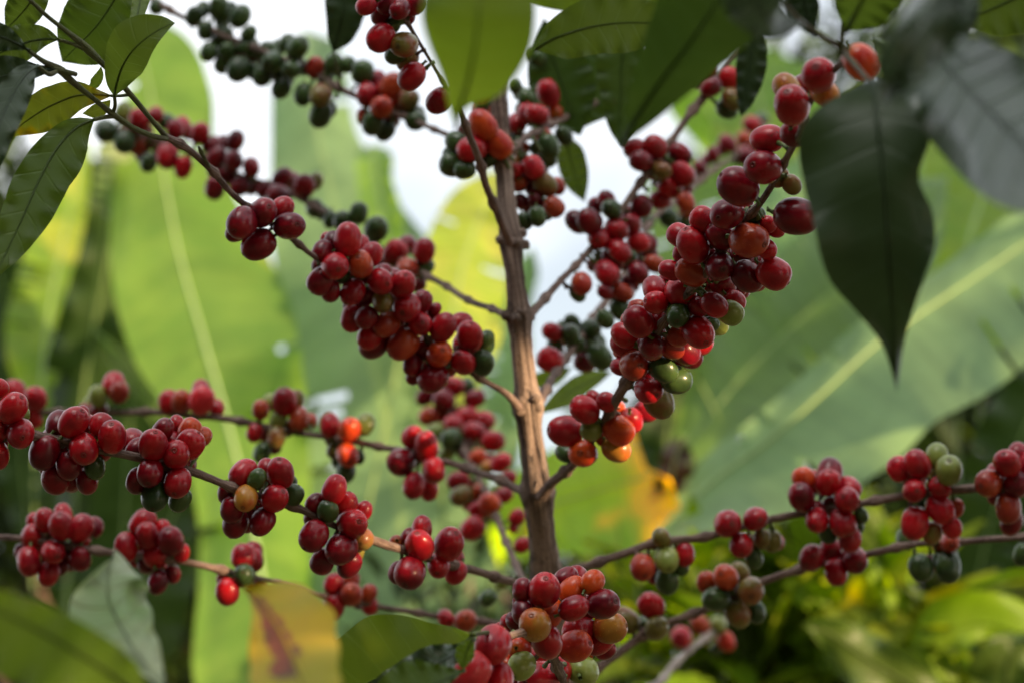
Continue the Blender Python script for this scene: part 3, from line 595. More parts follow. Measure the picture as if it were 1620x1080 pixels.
# leafy shoots of the tree
def shoot(parent, pts, mat, name='shoot', n=40):
    rows = [[*P(a[0], a[1], a[2]), a[3] * 0.5 * a[2] / FPX] for a in pts]
    S, tot = resample(rows, n); mb = MB()
    tube(mb, [Vector(s[:3]) for s in S], [s[3] for s in S], 12, 0, rough=0.06, ro=2)
    return mb.build(name, [mat], parent)
def leaf(parent, st, mat, rib=None, **kw):
    mb = MB(); leaf_mesh(mb, st, **kw)
    if rib:   # raised midrib and stalk belong to the leaf's own mesh
        midrib(mb, st, rib, rib * 0.25, 0, back=kw.get('rb', 0.0))
    return mb.build('leaf', [LM[mat]], parent)
b1 = BROBJ['B1']
shoot(b1, [(262,216,1.20,9),(235,184,1.18,8),(205,148,1.16,9),(165,104,1.14,9),(140,80,1.13,14),(128,68,1.125,12),(100,46,1.11,7.5),(70,22,1.10,7),(35,-12,1.08,7)], m_green)
shoot(b1, [(264,220,1.20,8),(240,215,1.185,9),(210,202,1.17,9),(180,182,1.155,10),(150,158,1.14,8),(115,130,1.125,11),(98,113,1.115,14),(85,106,1.11,12),(65,95,1.10,8),(45,80,1.09,7)], m_green)
shoot(b1, [(331,266,1.23,8),(324,252,1.22,6),(318,240,1.215,7),(314,232,1.213,3)], m_green)
# stalks of the leaves
for pts in ([(178,180,1.155,7),(182,168,1.15,6),(181,152,1.145,6)], [(205,150,1.16,6),(190,152,1.165,5),(176,152,1.17,5)], [(135,78,1.13,9),(115,70,1.12,6),(92,63,1.115,6)],
            [(180,184,1.155,8),(165,186,1.15,7),(148,190,1.145,6)], [(92,110,1.115,9),(78,118,1.10,8),(60,105,1.09,6)], [(120,118,1.12,8),(90,110,1.11,7),(45,104,1.10,6)]):
    shoot(b1, pts, m_green, 'leaf_stalk', 10)
leaf(b1, [(181,153,1.145,0,0),(184,135,1.14,16,16),(194,105,1.13,30,31),(212,78,1.12,44,30),(238,56,1.12,38,18),(262,42,1.125,18,8),(277,37,1.13,0,0)], 'coffee', rib=0.0006, wave=0.002, seed=1.2, wf=3)
leaf(b1, [(178,152,1.17,0,0),(155,150,1.175,12,8),(120,152,1.18,24,24),(80,168,1.19,35,30),(50,186,1.20,30,26),(20,208,1.21,10,12),(5,222,1.22,0,0)], 'yellowing', rib=0.0006, seed=2.1, wave=0.003)
leaf(b1, [(95,63,1.115,0,0),(70,62,1.12,12,20),(40,68,1.13,26,30),(10,80,1.14,30,30),(-30,98,1.15,22,20),(-60,110,1.16,0,0)], 'coffee', rib=0.0006, seed=3.4)
leaf(b1, [(150,189,1.145,0,0),(120,203,1.14,32,18),(90,235,1.13,48,30),(62,285,1.12,46,38),(38,340,1.11,40,36),(12,395,1.10,24,26),(-12,445,1.09,0,0)], 'coffee', rib=0.0007, seed=4.4)
leaf(b1, [(60,104,1.09,0,0),(38,120,1.07,22,18),(14,160,1.05,30,26),(-6,210,1.03,28,30),(-25,270,1.02,20,20),(-40,320,1.0,0,0)], 'dark', rib=0.0009, seed=5.4, wave=0.004)
leaf(b1, [(45,80,1.09,0,0),(20,66,1.08,16,14),(-10,55,1.07,28,22),(-60,45,1.06,20,20),(-90,40,1.05,0,0)], 'dark', rib=0.0008, seed=6.4)
leaf(b1, [(90,110,1.11,0,0),(60,112,1.10,10,10),(20,118,1.09,18,30),(-30,130,1.08,24,32),(-80,150,1.07,0,0)], 'dark', rib=0.0008, seed=6.9)
leaf(b1, [(200,-40,1.25,10,10),(178,5,1.25,36,52),(150,45,1.25,52,58),(120,75,1.26,40,40),(98,98,1.27,0,0)], 'coffee', rib=0.0006, seed=7.7)
leaf(b1, [(70,-50,1.22,10,10),(50,0,1.22,26,30),(28,28,1.23,24,26),(8,48,1.24,0,0)], 'coffee', rib=0.0006, seed=8.7)
leaf(b1, [(215,33,1.19,10,10),(220,10,1.20,12,13),(226,-20,1.21,14,14),(232,-60,1.22,0,0)], 'fresh', rib=0.0006, seed=9.7, wave=0.001)
leaf(b1, [(175,158,1.2,0,0),(165,168,1.2,10,8),(150,176,1.2,12,10),(130,180,1.2,0,0)], 'yellowing', seed=1.1, wave=0.001)
leaf(b1, [(160,105,1.2,0,0),(158,120,1.2,6,8),(150,135,1.2,6,10),(138,140,1.2,0,0)], 'fresh', seed=1.3, wave=0.001)
# leaves at the top of the tree
b3, b4, b5, b6, b8 = (BROBJ[k] for k in ('B3', 'B4', 'B5', 'B6', 'B8'))
shoot(b3, [(540,142,1.60,5),(534,115,1.56,4),(527,82,1.52,4)], m_green, 'leaf_stalk', 8)
leaf(b3, [(527,83,1.52,0,0),(533,62,1.51,15,22),(541,30,1.50,26,32),(546,0,1.50,32,34),(550,-40,1.50,26,28),(555,-80,1.5,0,0)], 'dark', rib=0.0007, seed=1.9)
leaf(b5, [(722,205,0.80,0,0),(728,170,0.79,20,10),(740,130,0.77,44,58),(750,80,0.76,74,84),(756,30,0.75,90,92),(760,-20,0.75,84,84),(764,-90,0.75,40,40)], 'fresh', rib=0.0008, seed=2.9, wave=0.002, wf=2)
leaf(b4, [(845,80,1.30,0,0),(880,60,1.30,28,36),(940,42,1.30,46,44),(1000,36,1.31,46,46),(1060,40,1.32,20,20),(1090,45,1.33,0,0)], 'coffee', rib=0.0008, seed=3.9)
leaf(b4, [(800,-30,1.40,20,20),(870,-8,1.40,30,22),(950,-2,1.40,34,26),(1040,5,1.40,40,40),(1150,20,1.4,20,20)], 'fresh', rib=0.0008, seed=4.9)
leaf(b4, [(860,30,1.55,0,0),(872,80,1.55,40,38),(890,135,1.55,52,52),(905,180,1.55,36,36),(918,215,1.55,0,0)], 'shade', rib=0.0008, seed=5.9)
leaf(b4, [(985,60,1.60,0,0),(960,100,1.60,44,44),(930,150,1.60,55,50),(912,190,1.60,20,20),(905,200,1.6,0,0)], 'shade', rib=0.0008, seed=6.2)
leaf(b4, [(895,212,1.60,0,0),(900,240,1.60,22,20),(912,285,1.60,20,20),(925,320,1.60,0,0)], 'coffee', rib=0.0008, seed=6.3)
leaf(b4, [(1000,20,1.5,10,10),(985,90,1.5,40,40),(982,150,1.5,36,32),(980,200,1.5,26,18),(985,235,1.5,0,0)], 'shade', rib=0.0008, seed=6.5)
leaf(b6, [(985,228,0.86,0,0),(1005,190,0.85,20,22),(1045,130,0.84,48,44),(1090,70,0.83,74,62),(1130,10,0.82,92,80),(1160,-50,0.82,70,60),(1180,-90,0.82,0,0)], 'shade', rib=0.001, seed=7.2, wave=0.002, wf=2)
leaf(b6, [(1185,20,1.45,0,0),(1190,60,1.45,20,20),(1186,110,1.45,26,22),(1178,160,1.45,14,12),(1172,185,1.45,0,0)], 'dark', rib=0.0008, seed=7.5)
# the leafy end of the near right branch
shoot(b8, [(1345,88,0.97,9),(1325,72,0.95,9),(1300,58,0.93,8),(1262,28,0.90,7),(1230,-10,0.87,6)], m_mix)
shoot(b8, [(1330,84,0.955,9),(1332,50,0.94,7),(1336,10,0.92,7),(1342,-40,0.90,6)], m_green)
shoot(b8, [(1330,80,0.96,10),(1352,102,0.93,9),(1372,126,0.90,8),(1380,136,0.88,7)], m_mix)
leaf(b8, [(1380,128,0.88,12,10),(1384,150,0.87,76,60),(1388,190,0.86,120,82),(1393,230,0.855,125,76),(1398,285,0.85,118,52),(1402,340,0.85,114,74),(1405,390,0.85,112,76),(1408,440,0.855,92,55),(1412,490,0.86,62,36),(1416,545,0.865,24,16),(1419,618,0.87,0,0)][::1] and
     [(1380,128,0.88,10,12),(1384,150,0.87,60,76),(1388,190,0.86,82,120),(1393,230,0.855,76,128),(1398,285,0.85,54,126),(1402,340,0.85,74,116),(1405,390,0.85,74,108),(1408,440,0.855,54,92),(1412,490,0.86,34,56),(1416,545,0.865,14,20),(1419,618,0.87,0,0)],
     'dark', rib=0.001, seed=8.1, wave=0.006, wf=2.2, rag=0.04)
leaf(b8, [(1430,40,0.86,0,0),(1480,85,0.83,46,66),(1530,140,0.79,84,96),(1590,200,0.75,106,104),(1660,270,0.71,100,84),(1740,350,0.68,0,0)], 'glossy', rib=0.001, seed=8.4, wave=0.020, wf=1.4)
leaf(b8, [(1540,-60,0.72,20,20),(1500,-10,0.71,50,44),(1455,50,0.70,58,40),(1425,110,0.70,44,40),(1395,165,0.71,0,0)], 'glossy', rib=0.001, seed=8.6, wave=0.016, wf=1.6)
leaf(b8, [(1338,52,0.90,0,0),(1350,28,0.89,34,40),(1365,0,0.88,52,54),(1385,-40,0.87,50,50),(1400,-90,0.86,0,0)], 'coffee', rib=0.001, seed=8.8)
leaf(b8, [(1270,40,0.80,0,0),(1240,40,0.78,20,25),(1215,30,0.76,36,44),(1190,-10,0.75,50,50),(1170,-60,0.75,30,30)], 'glossy', rib=0.001, seed=9.1)
leaf(b8, [(1290,60,0.92,0,0),(1278,30,0.92,22,18),(1272,0,0.92,28,22),(1268,-50,0.92,0,0)], 'dark', rib=0.001, seed=9.3)
leaf(b8, [(1700,-60,1.0,10,10),(1640,-20,1.0,60,50),(1580,10,1.0,50,50),(1545,25,1.0,30,30),(1520,40,1.0,0,0)], 'coffee', rib=0.001, seed=9.5)
leaf(b8, [(1500,-60,0.85,30,30),(1508,0,0.85,40,36),(1515,40,0.85,30,26),(1520,75,0.85,0,0)], 'glossy', rib=0.001, seed=9.6)
leaf(b8, [(1380,60,0.93,0,0),(1400,80,0.93,16,16),(1415,115,0.92,20,18),(1418,160,0.92,0,0)], 'greyish', rib=0.001, seed=9.8)
leaf(BROBJ['B7'], [(968,588,1.62,0,0),(945,598,1.61,9,14),(915,612,1.60,16,18),(885,632,1.59,14,14),(850,655,1.58,0,0)], 'fresh', rib=0.0006, seed=1.7, wave=0.001)
leaf(BROBJ['B7'], [(905,580,1.7,0,0),(880,592,1.7,14,10),(850,600,1.7,14,10),(820,610,1.7,0,0)], 'fresh', rib=0.0006, seed=1.8, wave=0.001)
b16 = BROBJ['B16']
shoot(b16, [(800,1005,1.09,8),(775,1000,1.06,7),(745,1003,1.03,7)], m_green, 'leaf_stalk', 10)
leaf(b16, [(750,1003,1.03,0,0),(735,1015,1.04,10,26),(700,1032,1.06,30,52),(655,1050,1.08,50,84),(610,1068,1.10,60,96),(570,1085,1.11,60,84),(530,1108,1.12,50,66),(490,1140,1.13,0,0)], 'fresh', rib=0.0008, seed=2.5, wave=0.004, wf=4)
leaf(b16, [(752,1010,1.02,0,0),(725,1030,1.01,10,14),(690,1048,1.00,30,30),(650,1070,1.00,40,30),(600,1110,1.0,30,30),(570,1140,1.0,0,0)], 'glossy', rib=0.0008, seed=2.7)
leaf(b16, [(735,1060,1.0,0,0),(700,1075,0.98,14,28),(665,1090,0.97,30,50),(620,1110,0.96,40,40),(580,1140,0.95,0,0)], 'coffee', rib=0.0008, seed=2.8)
leaf(b16, [(748,1008,1.0,0,0),(742,1022,1.0,10,14),(735,1038,1.0,14,16),(732,1060,1.0,0,0)], 'fresh', rib=0.0006, seed=2.9, wave=0.001)
# ------------------------------------------------------------------ young coffee plant close to the camera, lower left
sb = P(330, 1500, 0.85); sap = tag(empty('coffee_sapling', (sb.x, sb.y, 0)), 'coffee plant at lower left with a curled dull leaf and a yellow withering leaf', 'coffee plant')
st_top = P(330, 1230, 0.84)
mb = MB(); pts = [Vector((sb.x, sb.y, -0.02)), Vector((sb.x + 0.01, sb.y, 0.6)), Vector((sb.x - 0.005, sb.y, 1.1)), st_top]
S, _ = resample([[*p, r] for p, r in zip(pts, (0.009, 0.007, 0.005, 0.004))], 40)
tube(mb, [Vector(s[:3]) for s in S], [s[3] for s in S], 10, 0, rough=0.08); mb.build('stem', [m_twig], sap)
def sleaf(st, mat, **kw):
    mb = MB(); leaf_mesh(mb, st, **kw); midrib(mb, st, 0.0011, 0.0003)
    e = st[0]; a = P(e[0], e[1], e[2]); S2, _ = resample([[*st_top], [*((st_top + a) / 2 + Vector((0, 0, 0.004)))], [*a]], 8)
    tube(mb, [Vector(s) for s in S2], [0.0016] * 9, 8, 0)
    return mb.build('leaf', [LM[mat]], sap)
o = sleaf([(262,1100,0.80,0,0),(240,1060,0.82,14,20),(212,1022,0.84,44,40,-0.01,0.02),(190,985,0.86,78,54,-0.01,0.02),(172,945,0.88,64,66,-0.01,0.02),(172,905,0.90,20,54),(180,880,0.915,0,18),(182,868,0.92,0,0)], 'greyish', seed=3.1, wave=0.012, wf=2.6, rag=0.22)
o = sleaf([(505,1150,0.70,0,0),(490,1110,0.73,54,50,-0.01,0.015),(470,1055,0.77,74,70,-0.01,0.015),(446,1005,0.81,60,92,-0.01,0.015),(420,965,0.84,26,66,-0.01,0.015),(398,940,0.86,6,24),(383,930,0.87,0,0)], 'autumn', seed=3.3, wave=0.006, wf=3, rag=0.16)
tag(o, 'yellow withering leaf with a red-brown blotch')
o = sleaf([(250,1130,0.78,0,0),(190,1075,0.76,40,36),(120,1030,0.74,76,44),(50,990,0.73,90,40),(-20,960,0.72,70,30),(-80,945,0.72,0,0)], 'fresh', seed=3.5, wave=0.003)
# ------------------------------------------------------------------ banana plants behind
def banana(label, crown, leaves, stem_r=0.10):
    """crown: x, y, D of the leaf base; leaves: (stations, material, stalk end index 0 or -1, kwargs)"""
    c = P(*crown); root = tag(empty('banana_plant', (c.x, c.y, 0)), label, 'banana plant', 'banana plants behind the coffee tree')
    mb = MB(); S, _ = resample([[c.x + 0.02, c.y, -0.05, stem_r * 1.2], [c.x, c.y, c.z * 0.5, stem_r], [c.x, c.y, c.z, stem_r * 0.55]], 24)
    tube(mb, [Vector(s[:3]) for s in S], [s[3] for s in S], 20, 0, rough=0.04); mb.build('pseudostem', [m_pseudo], root)
    for st, mat, end, kw in leaves:
        rib = kw.pop('rib', 0.006); mb = MB(); kw = dict(dict(n=110, m=12, tears=4, wave=0.010, wf=9, rag=0.02), **kw); leaf_mesh(mb, st, **kw)
        lf = mb.build('leaf', [LM[mat]], root)
        base = P(*st[end][:3]); prev = P(*st[1 if end == 0 else -2][:3]); d = (base - prev)
        rr = [[*base], [*(base + d * 0.5)], [*((base + d * 0.5 + c) / 2)], [*c]]
        mb = MB()
        rb = [P(a[0], a[1], a[2]) for a in (st if end == 0 else st[::-1])]
        path, _ = resample([[*p] for p in (rr[::-1][:1] + rr[::-1][1:3] + rb)], 60)
        n_ = len(path)
        tube(mb, [Vector(p) for p in path], [max(0.001, rib * (1 - i / n_) ** 0.8) for i in range(n_)], 10, 0)
        mb.build('midrib', [m_rib], lf)
    return root
m_pseudo, nt_, b_ = newmat('pseudostem'); g_ = nt_.nodes.new('ShaderNodeNewGeometry')
c_ = mixc(nt_, ramp(nt_, noise_n(nt_, g_.outputs['Position'], 8, 5), 0.4, 0.62), (0.12, 0.15, 0.05), (0.09, 0.06, 0.035)); nt_.links.new(c_, b_.inputs['Base Color'])
banana('banana plant at left whose broad lit leaf rises behind the left branches', (470, 1330, 3.1), [
  ([(205,20,3.7,0,0),(222,75,3.605,75,26),(240,160,3.51,96,42),(256,260,3.415,88,75),(283,400,3.32,128,108),(320,530,3.225,150,112),(352,640,3.13,132,84),(388,780,3.035,108,80),(412,900,2.94,82,98),(436,1080,2.845,66,120),(446,1160,2.75,0,0)], 'banana', -1, dict(seed=1.0, wave=0.030, wf=2.6)),
  ([(482,48,4.1,0,0),(484,70,3.967,42,36),(492,120,3.833,56,62),(505,220,3.7,62,78),(530,330,3.567,96,105),(560,460,3.433,150,120),(600,620,3.3,160,150),(630,780,3.167,150,175),(640,960,3.033,160,170),(640,1180,2.9,0,0)], 'sage', -1, dict(seed=2.0, rib=0.002, wave=0.025, wf=3.1)),
  ([(588,228,3.6,0,0),(590,245,3.5,30,26),(596,290,3.4,26,30),(606,340,3.3,30,35),(620,420,3.2,20,20),(630,500,3.1,0,0)], 'banana', -1, dict(seed=3.0, rib=0.003)),
])
banana('banana plant directly behind the trunk with a yellow leaf left of it', (760, 1300, 3.4), [
  ([(812,275,3.6,0,0),(790,298,3.5,24,36),(760,345,3.4,46,62),(735,410,3.3,72,66),(720,480,3.2,80,60),(706,560,3.1,76,52),(700,700,3,0,0)], 'lime', -1, dict(seed=4.0, rib=0.003)),
  ([(843,392,3.6,0,0),(836,430,3.6,16,26),(830,480,3.6,12,40),(822,560,3.6,18,50),(815,640,3.6,20,60),(810,800,3.6,0,0)], 'sage', -1, dict(seed=5.0, rib=0.003)),
  ([(1034,745,2.75,0,0,-0.1,0.12),(1028,752,2.75,84,88,-0.1,0.12),(990,762,2.76,100,104,-0.1,0.12),(930,780,2.78,98,90,-0.1,0.12),(870,800,2.8,80,80,-0.1,0.12),(820,840,2.84,60,60,-0.1,0.12),(790,900,2.88,0,0,-0.1,0.12)], 'bright', -1, dict(tears=1, seed=6.0, wave=0.006)),
])
banana('banana plant whose huge pale leaf slants up to the right edge', (985, 1330, 2.8), [
  ([(1030,870,2.62,0,0),(1060,828,2.62,24,30,0.06,-0.22),(1140,752,2.62,40,85,0.06,-0.22),(1215,698,2.62,44,118,0.06,-0.22),(1300,622,2.63,42,140,0.06,-0.22),(1385,545,2.65,44,138,0.06,-0.22),(1480,480,2.68,44,150,0.06,-0.22),(1570,420,2.72,46,136,0.06,-0.22),(1660,360,2.75,50,120,0.06,-0.22),(1760,300,2.8,0,0)], 'sage', 0, dict(rib=0.005, seed=7.0, wave=0.022, wf=3.3)),
  ([(1060,760,3.1,0,0),(1100,690,3.1,40,40,0.12,-0.16),(1170,600,3.12,86,80,0.12,-0.16),(1250,520,3.14,120,100,0.12,-0.16),(1340,440,3.16,110,90,0.12,-0.16),(1430,350,3.2,80,70,0.12,-0.16),(1500,280,3.2,0,0)], 'jade', 0, dict(rib=0.003, seed=8.0)),
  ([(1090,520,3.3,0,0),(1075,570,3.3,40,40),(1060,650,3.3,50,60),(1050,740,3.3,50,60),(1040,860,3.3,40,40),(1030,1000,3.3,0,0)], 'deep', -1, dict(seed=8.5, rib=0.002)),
  ([(1084,690,2.7,0,0),(1072,712,2.7,26,20),(1062,760,2.7,34,26),(1055,820,2.72,30,30),(1048,880,2.75,14,16),(1040,960,2.8,0,0)], 'dead', -1, dict(seed=9.0, wave=0.02)),
])
banana('banana plant beyond the right edge whose yellow-patched leaves fill the upper right', (1500, 1360, 3.7), [
  ([(1180,60,4.3,0,0),(1190,120,4.133,80,60),(1215,200,3.967,110,90),(1250,320,3.8,120,110),(1290,450,3.633,110,120),(1304,530,3.633,77,84),(1312,590,3.633,0,0)], 'banana', -1, dict(seed=10.0, rib=0.003)),
  ([(1640,160,4,0,0),(1600,220,3.84,60,60),(1560,300,3.68,90,100),(1530,400,3.52,100,110),(1544,480,3.52,70,77),(1552,540,3.52,0,0)], 'mottled', -1, dict(seed=11.0, rib=0.004)),
  ([(1440,150,4.5,0,0),(1450,230,4.25,90,80),(1470,350,4,110,100),(1490,500,3.75,100,90),(1504,580,3.75,70,63),(1512,640,3.75,0,0)], 'mottled', -1, dict(seed=12.0, rib=0.003)),
  ([(1100,500,3.0,0,0),(1150,430,3.02,26,24),(1220,350,3.04,44,46),(1300,280,3.06,50,50),(1380,220,3.08,40,40),(1440,180,3.1,0,0)], 'sage', 0, dict(seed=21.0, rib=0.003)),
  ([(1050,100,4.6,0,0),(1090,140,4.6,40,46),(1150,210,4.55,56,50),(1210,300,4.5,50,50),(1260,420,4.4,40,40),(1300,520,4.4,0,0)], 'banana', -1, dict(seed=22.0, rib=0.003)),
  ([(1060,215,4.7,0,0),(1080,280,4.425,50,60),(1110,380,4.15,70,80),(1160,520,3.875,80,80),(1250,760,3.6,0,0)], 'banana', -1, dict(seed=13.0, rib=0.003)),
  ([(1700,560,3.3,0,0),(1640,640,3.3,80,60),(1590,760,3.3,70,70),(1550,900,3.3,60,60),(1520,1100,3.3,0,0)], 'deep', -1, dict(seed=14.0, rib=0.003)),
])
banana('banana plant at the left edge with narrow hanging yellow-green and dark leaves', (60, 1350, 3.8), [
  ([(140,215,4.2,0,0),(120,290,4.06,30,30),(100,380,3.92,40,50),(84,460,3.78,40,60),(70,560,3.64,30,60),(60,700,3.5,0,0)], 'mottled', -1, dict(seed=15.0, rib=0.003)),
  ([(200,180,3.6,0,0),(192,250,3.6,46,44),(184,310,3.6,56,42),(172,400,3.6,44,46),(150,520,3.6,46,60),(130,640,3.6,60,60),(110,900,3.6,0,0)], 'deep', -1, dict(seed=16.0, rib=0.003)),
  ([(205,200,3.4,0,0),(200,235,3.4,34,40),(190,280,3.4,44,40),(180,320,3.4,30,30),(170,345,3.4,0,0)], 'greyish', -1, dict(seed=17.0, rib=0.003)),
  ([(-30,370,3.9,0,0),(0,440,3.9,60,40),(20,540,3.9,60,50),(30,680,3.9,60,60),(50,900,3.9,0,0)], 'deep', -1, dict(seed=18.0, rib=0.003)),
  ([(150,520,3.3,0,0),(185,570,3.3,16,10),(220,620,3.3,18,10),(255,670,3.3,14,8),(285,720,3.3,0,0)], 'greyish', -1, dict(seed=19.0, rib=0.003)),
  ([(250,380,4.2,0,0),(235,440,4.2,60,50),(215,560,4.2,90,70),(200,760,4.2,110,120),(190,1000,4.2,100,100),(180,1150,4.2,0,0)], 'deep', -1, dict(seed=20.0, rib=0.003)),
])
# ------------------------------------------------------------------ shrubs and trees behind
def leaf_tuft(mb, p, d, size, rnd, mi=0):
    """one small folded leaf of six faces"""
    d = d.normalized(); s = d.cross(Vector((rnd.uniform(-.5, .5), rnd.uniform(-.5, .5), 1))).normalized(); nrm = s.cross(d)
    vs = []; uv = []
    for t, wd, z in ((0, 0.02, 0), (0.3, 0.19, 0.04), (0.65, 0.17, 0.03), (1, 0.005, -0.08)):
        for u in (-1, 0, 1):
            vs.append(p + d * (t * size) + s * (u * wd * size) + nrm * ((z + (0.05 * abs(u))) * size)); uv.append((0.5 + 0.5 * u, t))
    fs = []
    for i in range(3):
        for k in range(2): fs.append([i * 3 + k, i * 3 + k + 1, i * 3 + k + 4, i * 3 + k + 3])
    mb.add(vs, fs, uv, mi)
def shrub(name, label, cat, group, c, rx, rz, mats, nleaf, size, seed, base=None, reject=None, nlimb=9):
    """c centre of the crown; trunk and limbs reach the ground"""
    rnd = random.Random(seed); base = base or Vector((c.x, c.y, 0))
    root = tag(empty(name, (base.x, base.y, 0)), label, cat, group)
    mb = MB(); ends = []
    S, _ = resample([[base.x, base.y, -0.05, 0.05 * rx + 0.012], [(base.x + c.x) / 2 + 0.03, base.y, c.z * 0.5, 0.04 * rx + 0.01], [c.x, c.y, c.z, 0.02 * rx + 0.004]], 20)
    tube(mb, [Vector(s[:3]) for s in S], [s[3] for s in S], 10, 0, rough=0.1)
    for k in range(nlimb):
        s0 = Vector(S[rnd.randint(9, 19)][:3]); th = rnd.uniform(0, 6.283); ph = rnd.uniform(-0.3, 1.2)
        e = c + Vector((math.cos(th) * math.cos(ph) * rx, math.sin(th) * math.cos(ph) * rx, math.sin(ph) * rz)) * rnd.uniform(0.55, 0.95)
        mdl = (s0 + e) / 2 + Vector((0, 0, 0.1 * rz)); S2, _ = resample([[*s0], [*mdl], [*e]], 10)
        tube(mb, [Vector(s) for s in S2], [max(0.003, 0.018 * rx * (1 - i / 11)) for i in range(11)], 6, 0); ends += [Vector(S2[j]) for j in (5, 7, 9, 10)]
    mb.build('trunk', [m_twig], root)
    mb = MB(); clumps = []
    for k in range(max(8, nleaf // 28)):
        if rnd.random() < 0.6: q = rnd.choice(ends) + Vector([rnd.gauss(0, 0.14) for _ in range(3)]) * rx
        else:
            th = rnd.uniform(0, 6.283); z = rnd.uniform(-0.9, 1); r = math.sqrt(max(0, 1 - z * z)) * rnd.uniform(0.5, 1)
            q = c + Vector((r * math.cos(th) * rx, r * math.sin(th) * rx, z * rz))
        clumps.append(q)
    for k in range(nleaf):
        q = rnd.choice(clumps); p = q + Vector([rnd.gauss(0, 0.13) for _ in range(3)]) * rx
        d = (p - q).normalized() + (p - c).normalized() * 0.4 + Vector((rnd.uniform(-.4, .4), rnd.uniform(-.4, .4), rnd.uniform(-0.7, 0.3)))
        if reject and reject(p, d.normalized(), size * 1.25): continue
        leaf_tuft(mb, p, d, size * rnd.uniform(0.7, 1.25), rnd, rnd.randrange(len(mats)))
    mb.build('crown', [LM[m] for m in mats], root)
    return root
G1 = 'coffee shrubs in the lower right background'
shrub('coffee_shrub', 'blurred yellow-green coffee shrub below the long right branches', 'coffee shrub', G1, P(1180, 1110, 2.7), 0.17, 0.15, ['shrub', 'vivid', 'fresh'], 300, 0.105, 1)
shrub('coffee_shrub', 'blurred sunlit shrub under the forked end of the lower right branch', 'coffee shrub', G1, P(1340, 1090, 2.6), 0.15, 0.13, ['shrub', 'vivid', 'fresh'], 260, 0.11, 2)
shrub('coffee_shrub', 'dark green shrub with small leaves between the trunk and the bottom cherries', 'coffee shrub', G1, P(960, 1060, 3.0), 0.22, 0.19, ['hedge', 'coffee', 'shrub'], 420, 0.05, 3)
shrub('coffee_shrub', 'blurred shrub low in the middle, seen left of the trunk under the branches', 'coffee shrub', G1, P(680, 1060, 3.1), 0.22, 0.17, ['hedge', 'coffee', 'hedge'], 420, 0.05, 4)
# two broad leaves of a low plant in the right corner
rc = P(1560, 1400, 2.4); low = tag(empty('broadleaf_plant', (rc.x, rc.y, 0)), 'low plant in the lower right corner with wavy bright green leaves', 'plant')
mb = MB(); S, _ = resample([[rc.x, rc.y, -0.03], [rc.x, rc.y, 0.6], [*P(1540, 1200, 2.4)]], 16); tube(mb, [Vector(s) for s in S], [0.012] * 17, 8, 0); mb.build('stem', [m_green], low)
for st, mt in (([(1530,1130,2.4,0,0),(1470,1040,2.4,26,40),(1500,1000,2.4,50,38),(1560,985,2.4,50,30),(1630,1010,2.4,40,40),(1680,1060,2.4,0,0)], 'vivid'),
               ([(1540,1150,2.45,0,0),(1480,1060,2.45,30,20),(1440,1035,2.45,20,20),(1420,1060,2.45,0,0)], 'vivid'),
               ([(1410,985,2.45,0,0),(1404,955,2.45,10,14),(1392,920,2.45,14,16),(1376,888,2.45,8,8),(1366,872,2.45,0,0)], 'vivid'),
               ([(1340,1000,2.5,0,0),(1310,965,2.5,16,20),(1270,935,2.5,20,22),(1235,920,2.5,0,0)], 'vivid'),
               ([(1470,985,2.5,0,0),(1450,950,2.5,10,12),(1425,925,2.5,10,10),(1405,912,2.5,0,0)], 'fresh'),
               ([(1560,1150,2.38,0,0),(1590,1090,2.38,60,50),(1600,1040,2.38,50,60),(1640,1000,2.38,0,0)], 'coffee'),
               ([(1530,1160,2.3,0,0),(1450,1090,2.3,40,40),(1370,1040,2.3,50,40),(1310,1000,2.3,26,26),(1270,985,2.3,0,0)], 'coffee')):
    mb = MB(); leaf_mesh(mb, st, wave=0.016, wf=2.2, rag=0.10, seed=st[0][0]); midrib(mb, st, 0.003, 0.001); mb.build('leaf', [LM[mt]], low)
G2 = 'dark bushy trees closing the view behind'
k = 0
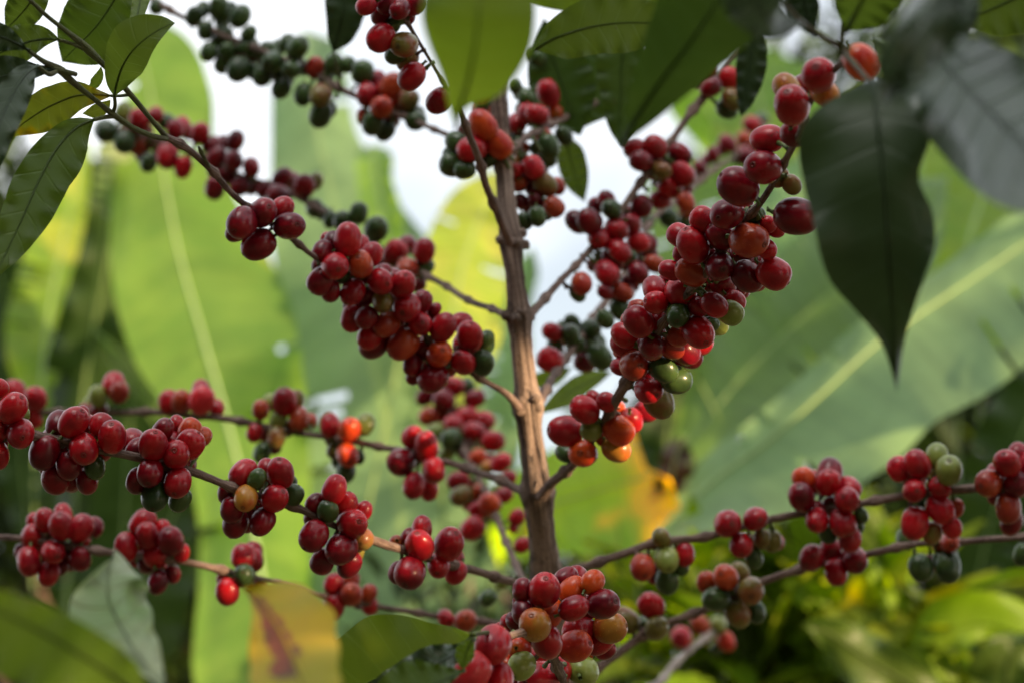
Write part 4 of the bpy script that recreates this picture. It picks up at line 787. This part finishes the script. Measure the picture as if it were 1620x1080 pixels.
for (x, y, D, rx, rz, lab) in ((60, 900, 6.0, 0.75, 0.75, 'dark leafy tree filling the lower left background'), (300, 1010, 6.6, 0.6, 0.55, 'dark leafy tree behind the lit banana leaf on the left'),
        (620, 1130, 7.0, 0.7, 0.55, 'dark leafy tree low in the middle behind the shrub'), (980, 1120, 7.2, 0.8, 0.6, 'dark leafy tree low behind the yellow-edged leaf'),
        (1330, 930, 6.6, 0.75, 0.8, 'dark leafy tree behind the big slanting banana leaf'), (1640, 700, 6.0, 0.85, 1.0, 'dark leafy tree closing the right edge'),
        (1480, 380, 8.5, 0.9, 0.9, 'dark leafy tree crown high behind the right banana leaves'), (-40, 560, 7.5, 0.6, 0.6, 'dark leafy tree crown behind the left edge banana leaves')):
    k += 1
    c = P(x, y, D)
    shrub('background_tree', lab, 'tree', G2, c, rx, rz, ['hedge', 'hedge', 'coffee'], 2600, 0.13, 40 + k, nlimb=12)
# ------------------------------------------------------------------ unseen leafy crowns added to block light, gaps shaped for the sun flecks
FLECK = [(925,718,1.31,22),(985,682,1.31,20),(990,650,1.31,18),(975,712,1.31,16),(938,920,1.06,22),(404,886,1.40,7),(601,860,1.275,6),(553,722,1.50,6),(840,640,1.38,14),(806,628,1.38,12),(845,665,1.385,12),(850,740,1.38,10)]
FR = [(P(a, b_2, d), r * d / FPX) for a, b_2, d, r in FLECK]
def blocks(p, d, size):
    """does a leaf from p along d stand in one of the gaps the flecks of sun come through"""
    e = p + d * size
    for t, r in FR:
        a = p - t; a = a - SDIR * a.dot(SDIR); b = e - t
        if b.dot(SDIR) < 0: continue
        b = b - SDIR * b.dot(SDIR); ab = b - a
        u = max(0, min(1, -a.dot(ab) / max(1e-9, ab.length_squared)))
        if (a + ab * u).length < r + 0.2 * size: return True
    return False
G3 = 'unseen shade trees added round the camera to block light'
def shade(lab, c, rx, rz, n, size, seed, mats=('hedge', 'dark', 'coffee'), dx=0.25):
    return shrub('added_shade_tree', lab, 'tree', G3, c, rx, rz, list(mats), n, size, seed, base=Vector((c.x + dx, c.y - 0.2, 0)), reject=blocks, nlimb=8)
ctr = P(810, 560, 1.35)
shade('added leafy sun blocker right of the frame, with gaps for flecks', ctr + SDIR * 2.2, 0.72, 0.52, 12500, 0.085, 77)
shade('added leafy sun blocker farther right, shading the lower left background', P(90, 900, 5.0) + SDIR * 4.6 - Vector((0, 0, 0.35)), 0.75, 0.65, 4200, 0.14, 78)
for lab, x, y, z, rx, rz in (('added leafy sky blocker behind the camera', 0.2, -2.4, 2.6, 1.5, 1.5), ('added leafy sky blocker to the left of the camera', -2.7, 0.2, 2.5, 1.2, 1.5),
                             ('added leafy sky blocker behind the camera on its left', -2.1, -2.0, 2.7, 1.4, 1.5)):
    shade(lab, Vector((x, y, z)), rx, rz, 4600, 0.24, int(90 + x * 3))
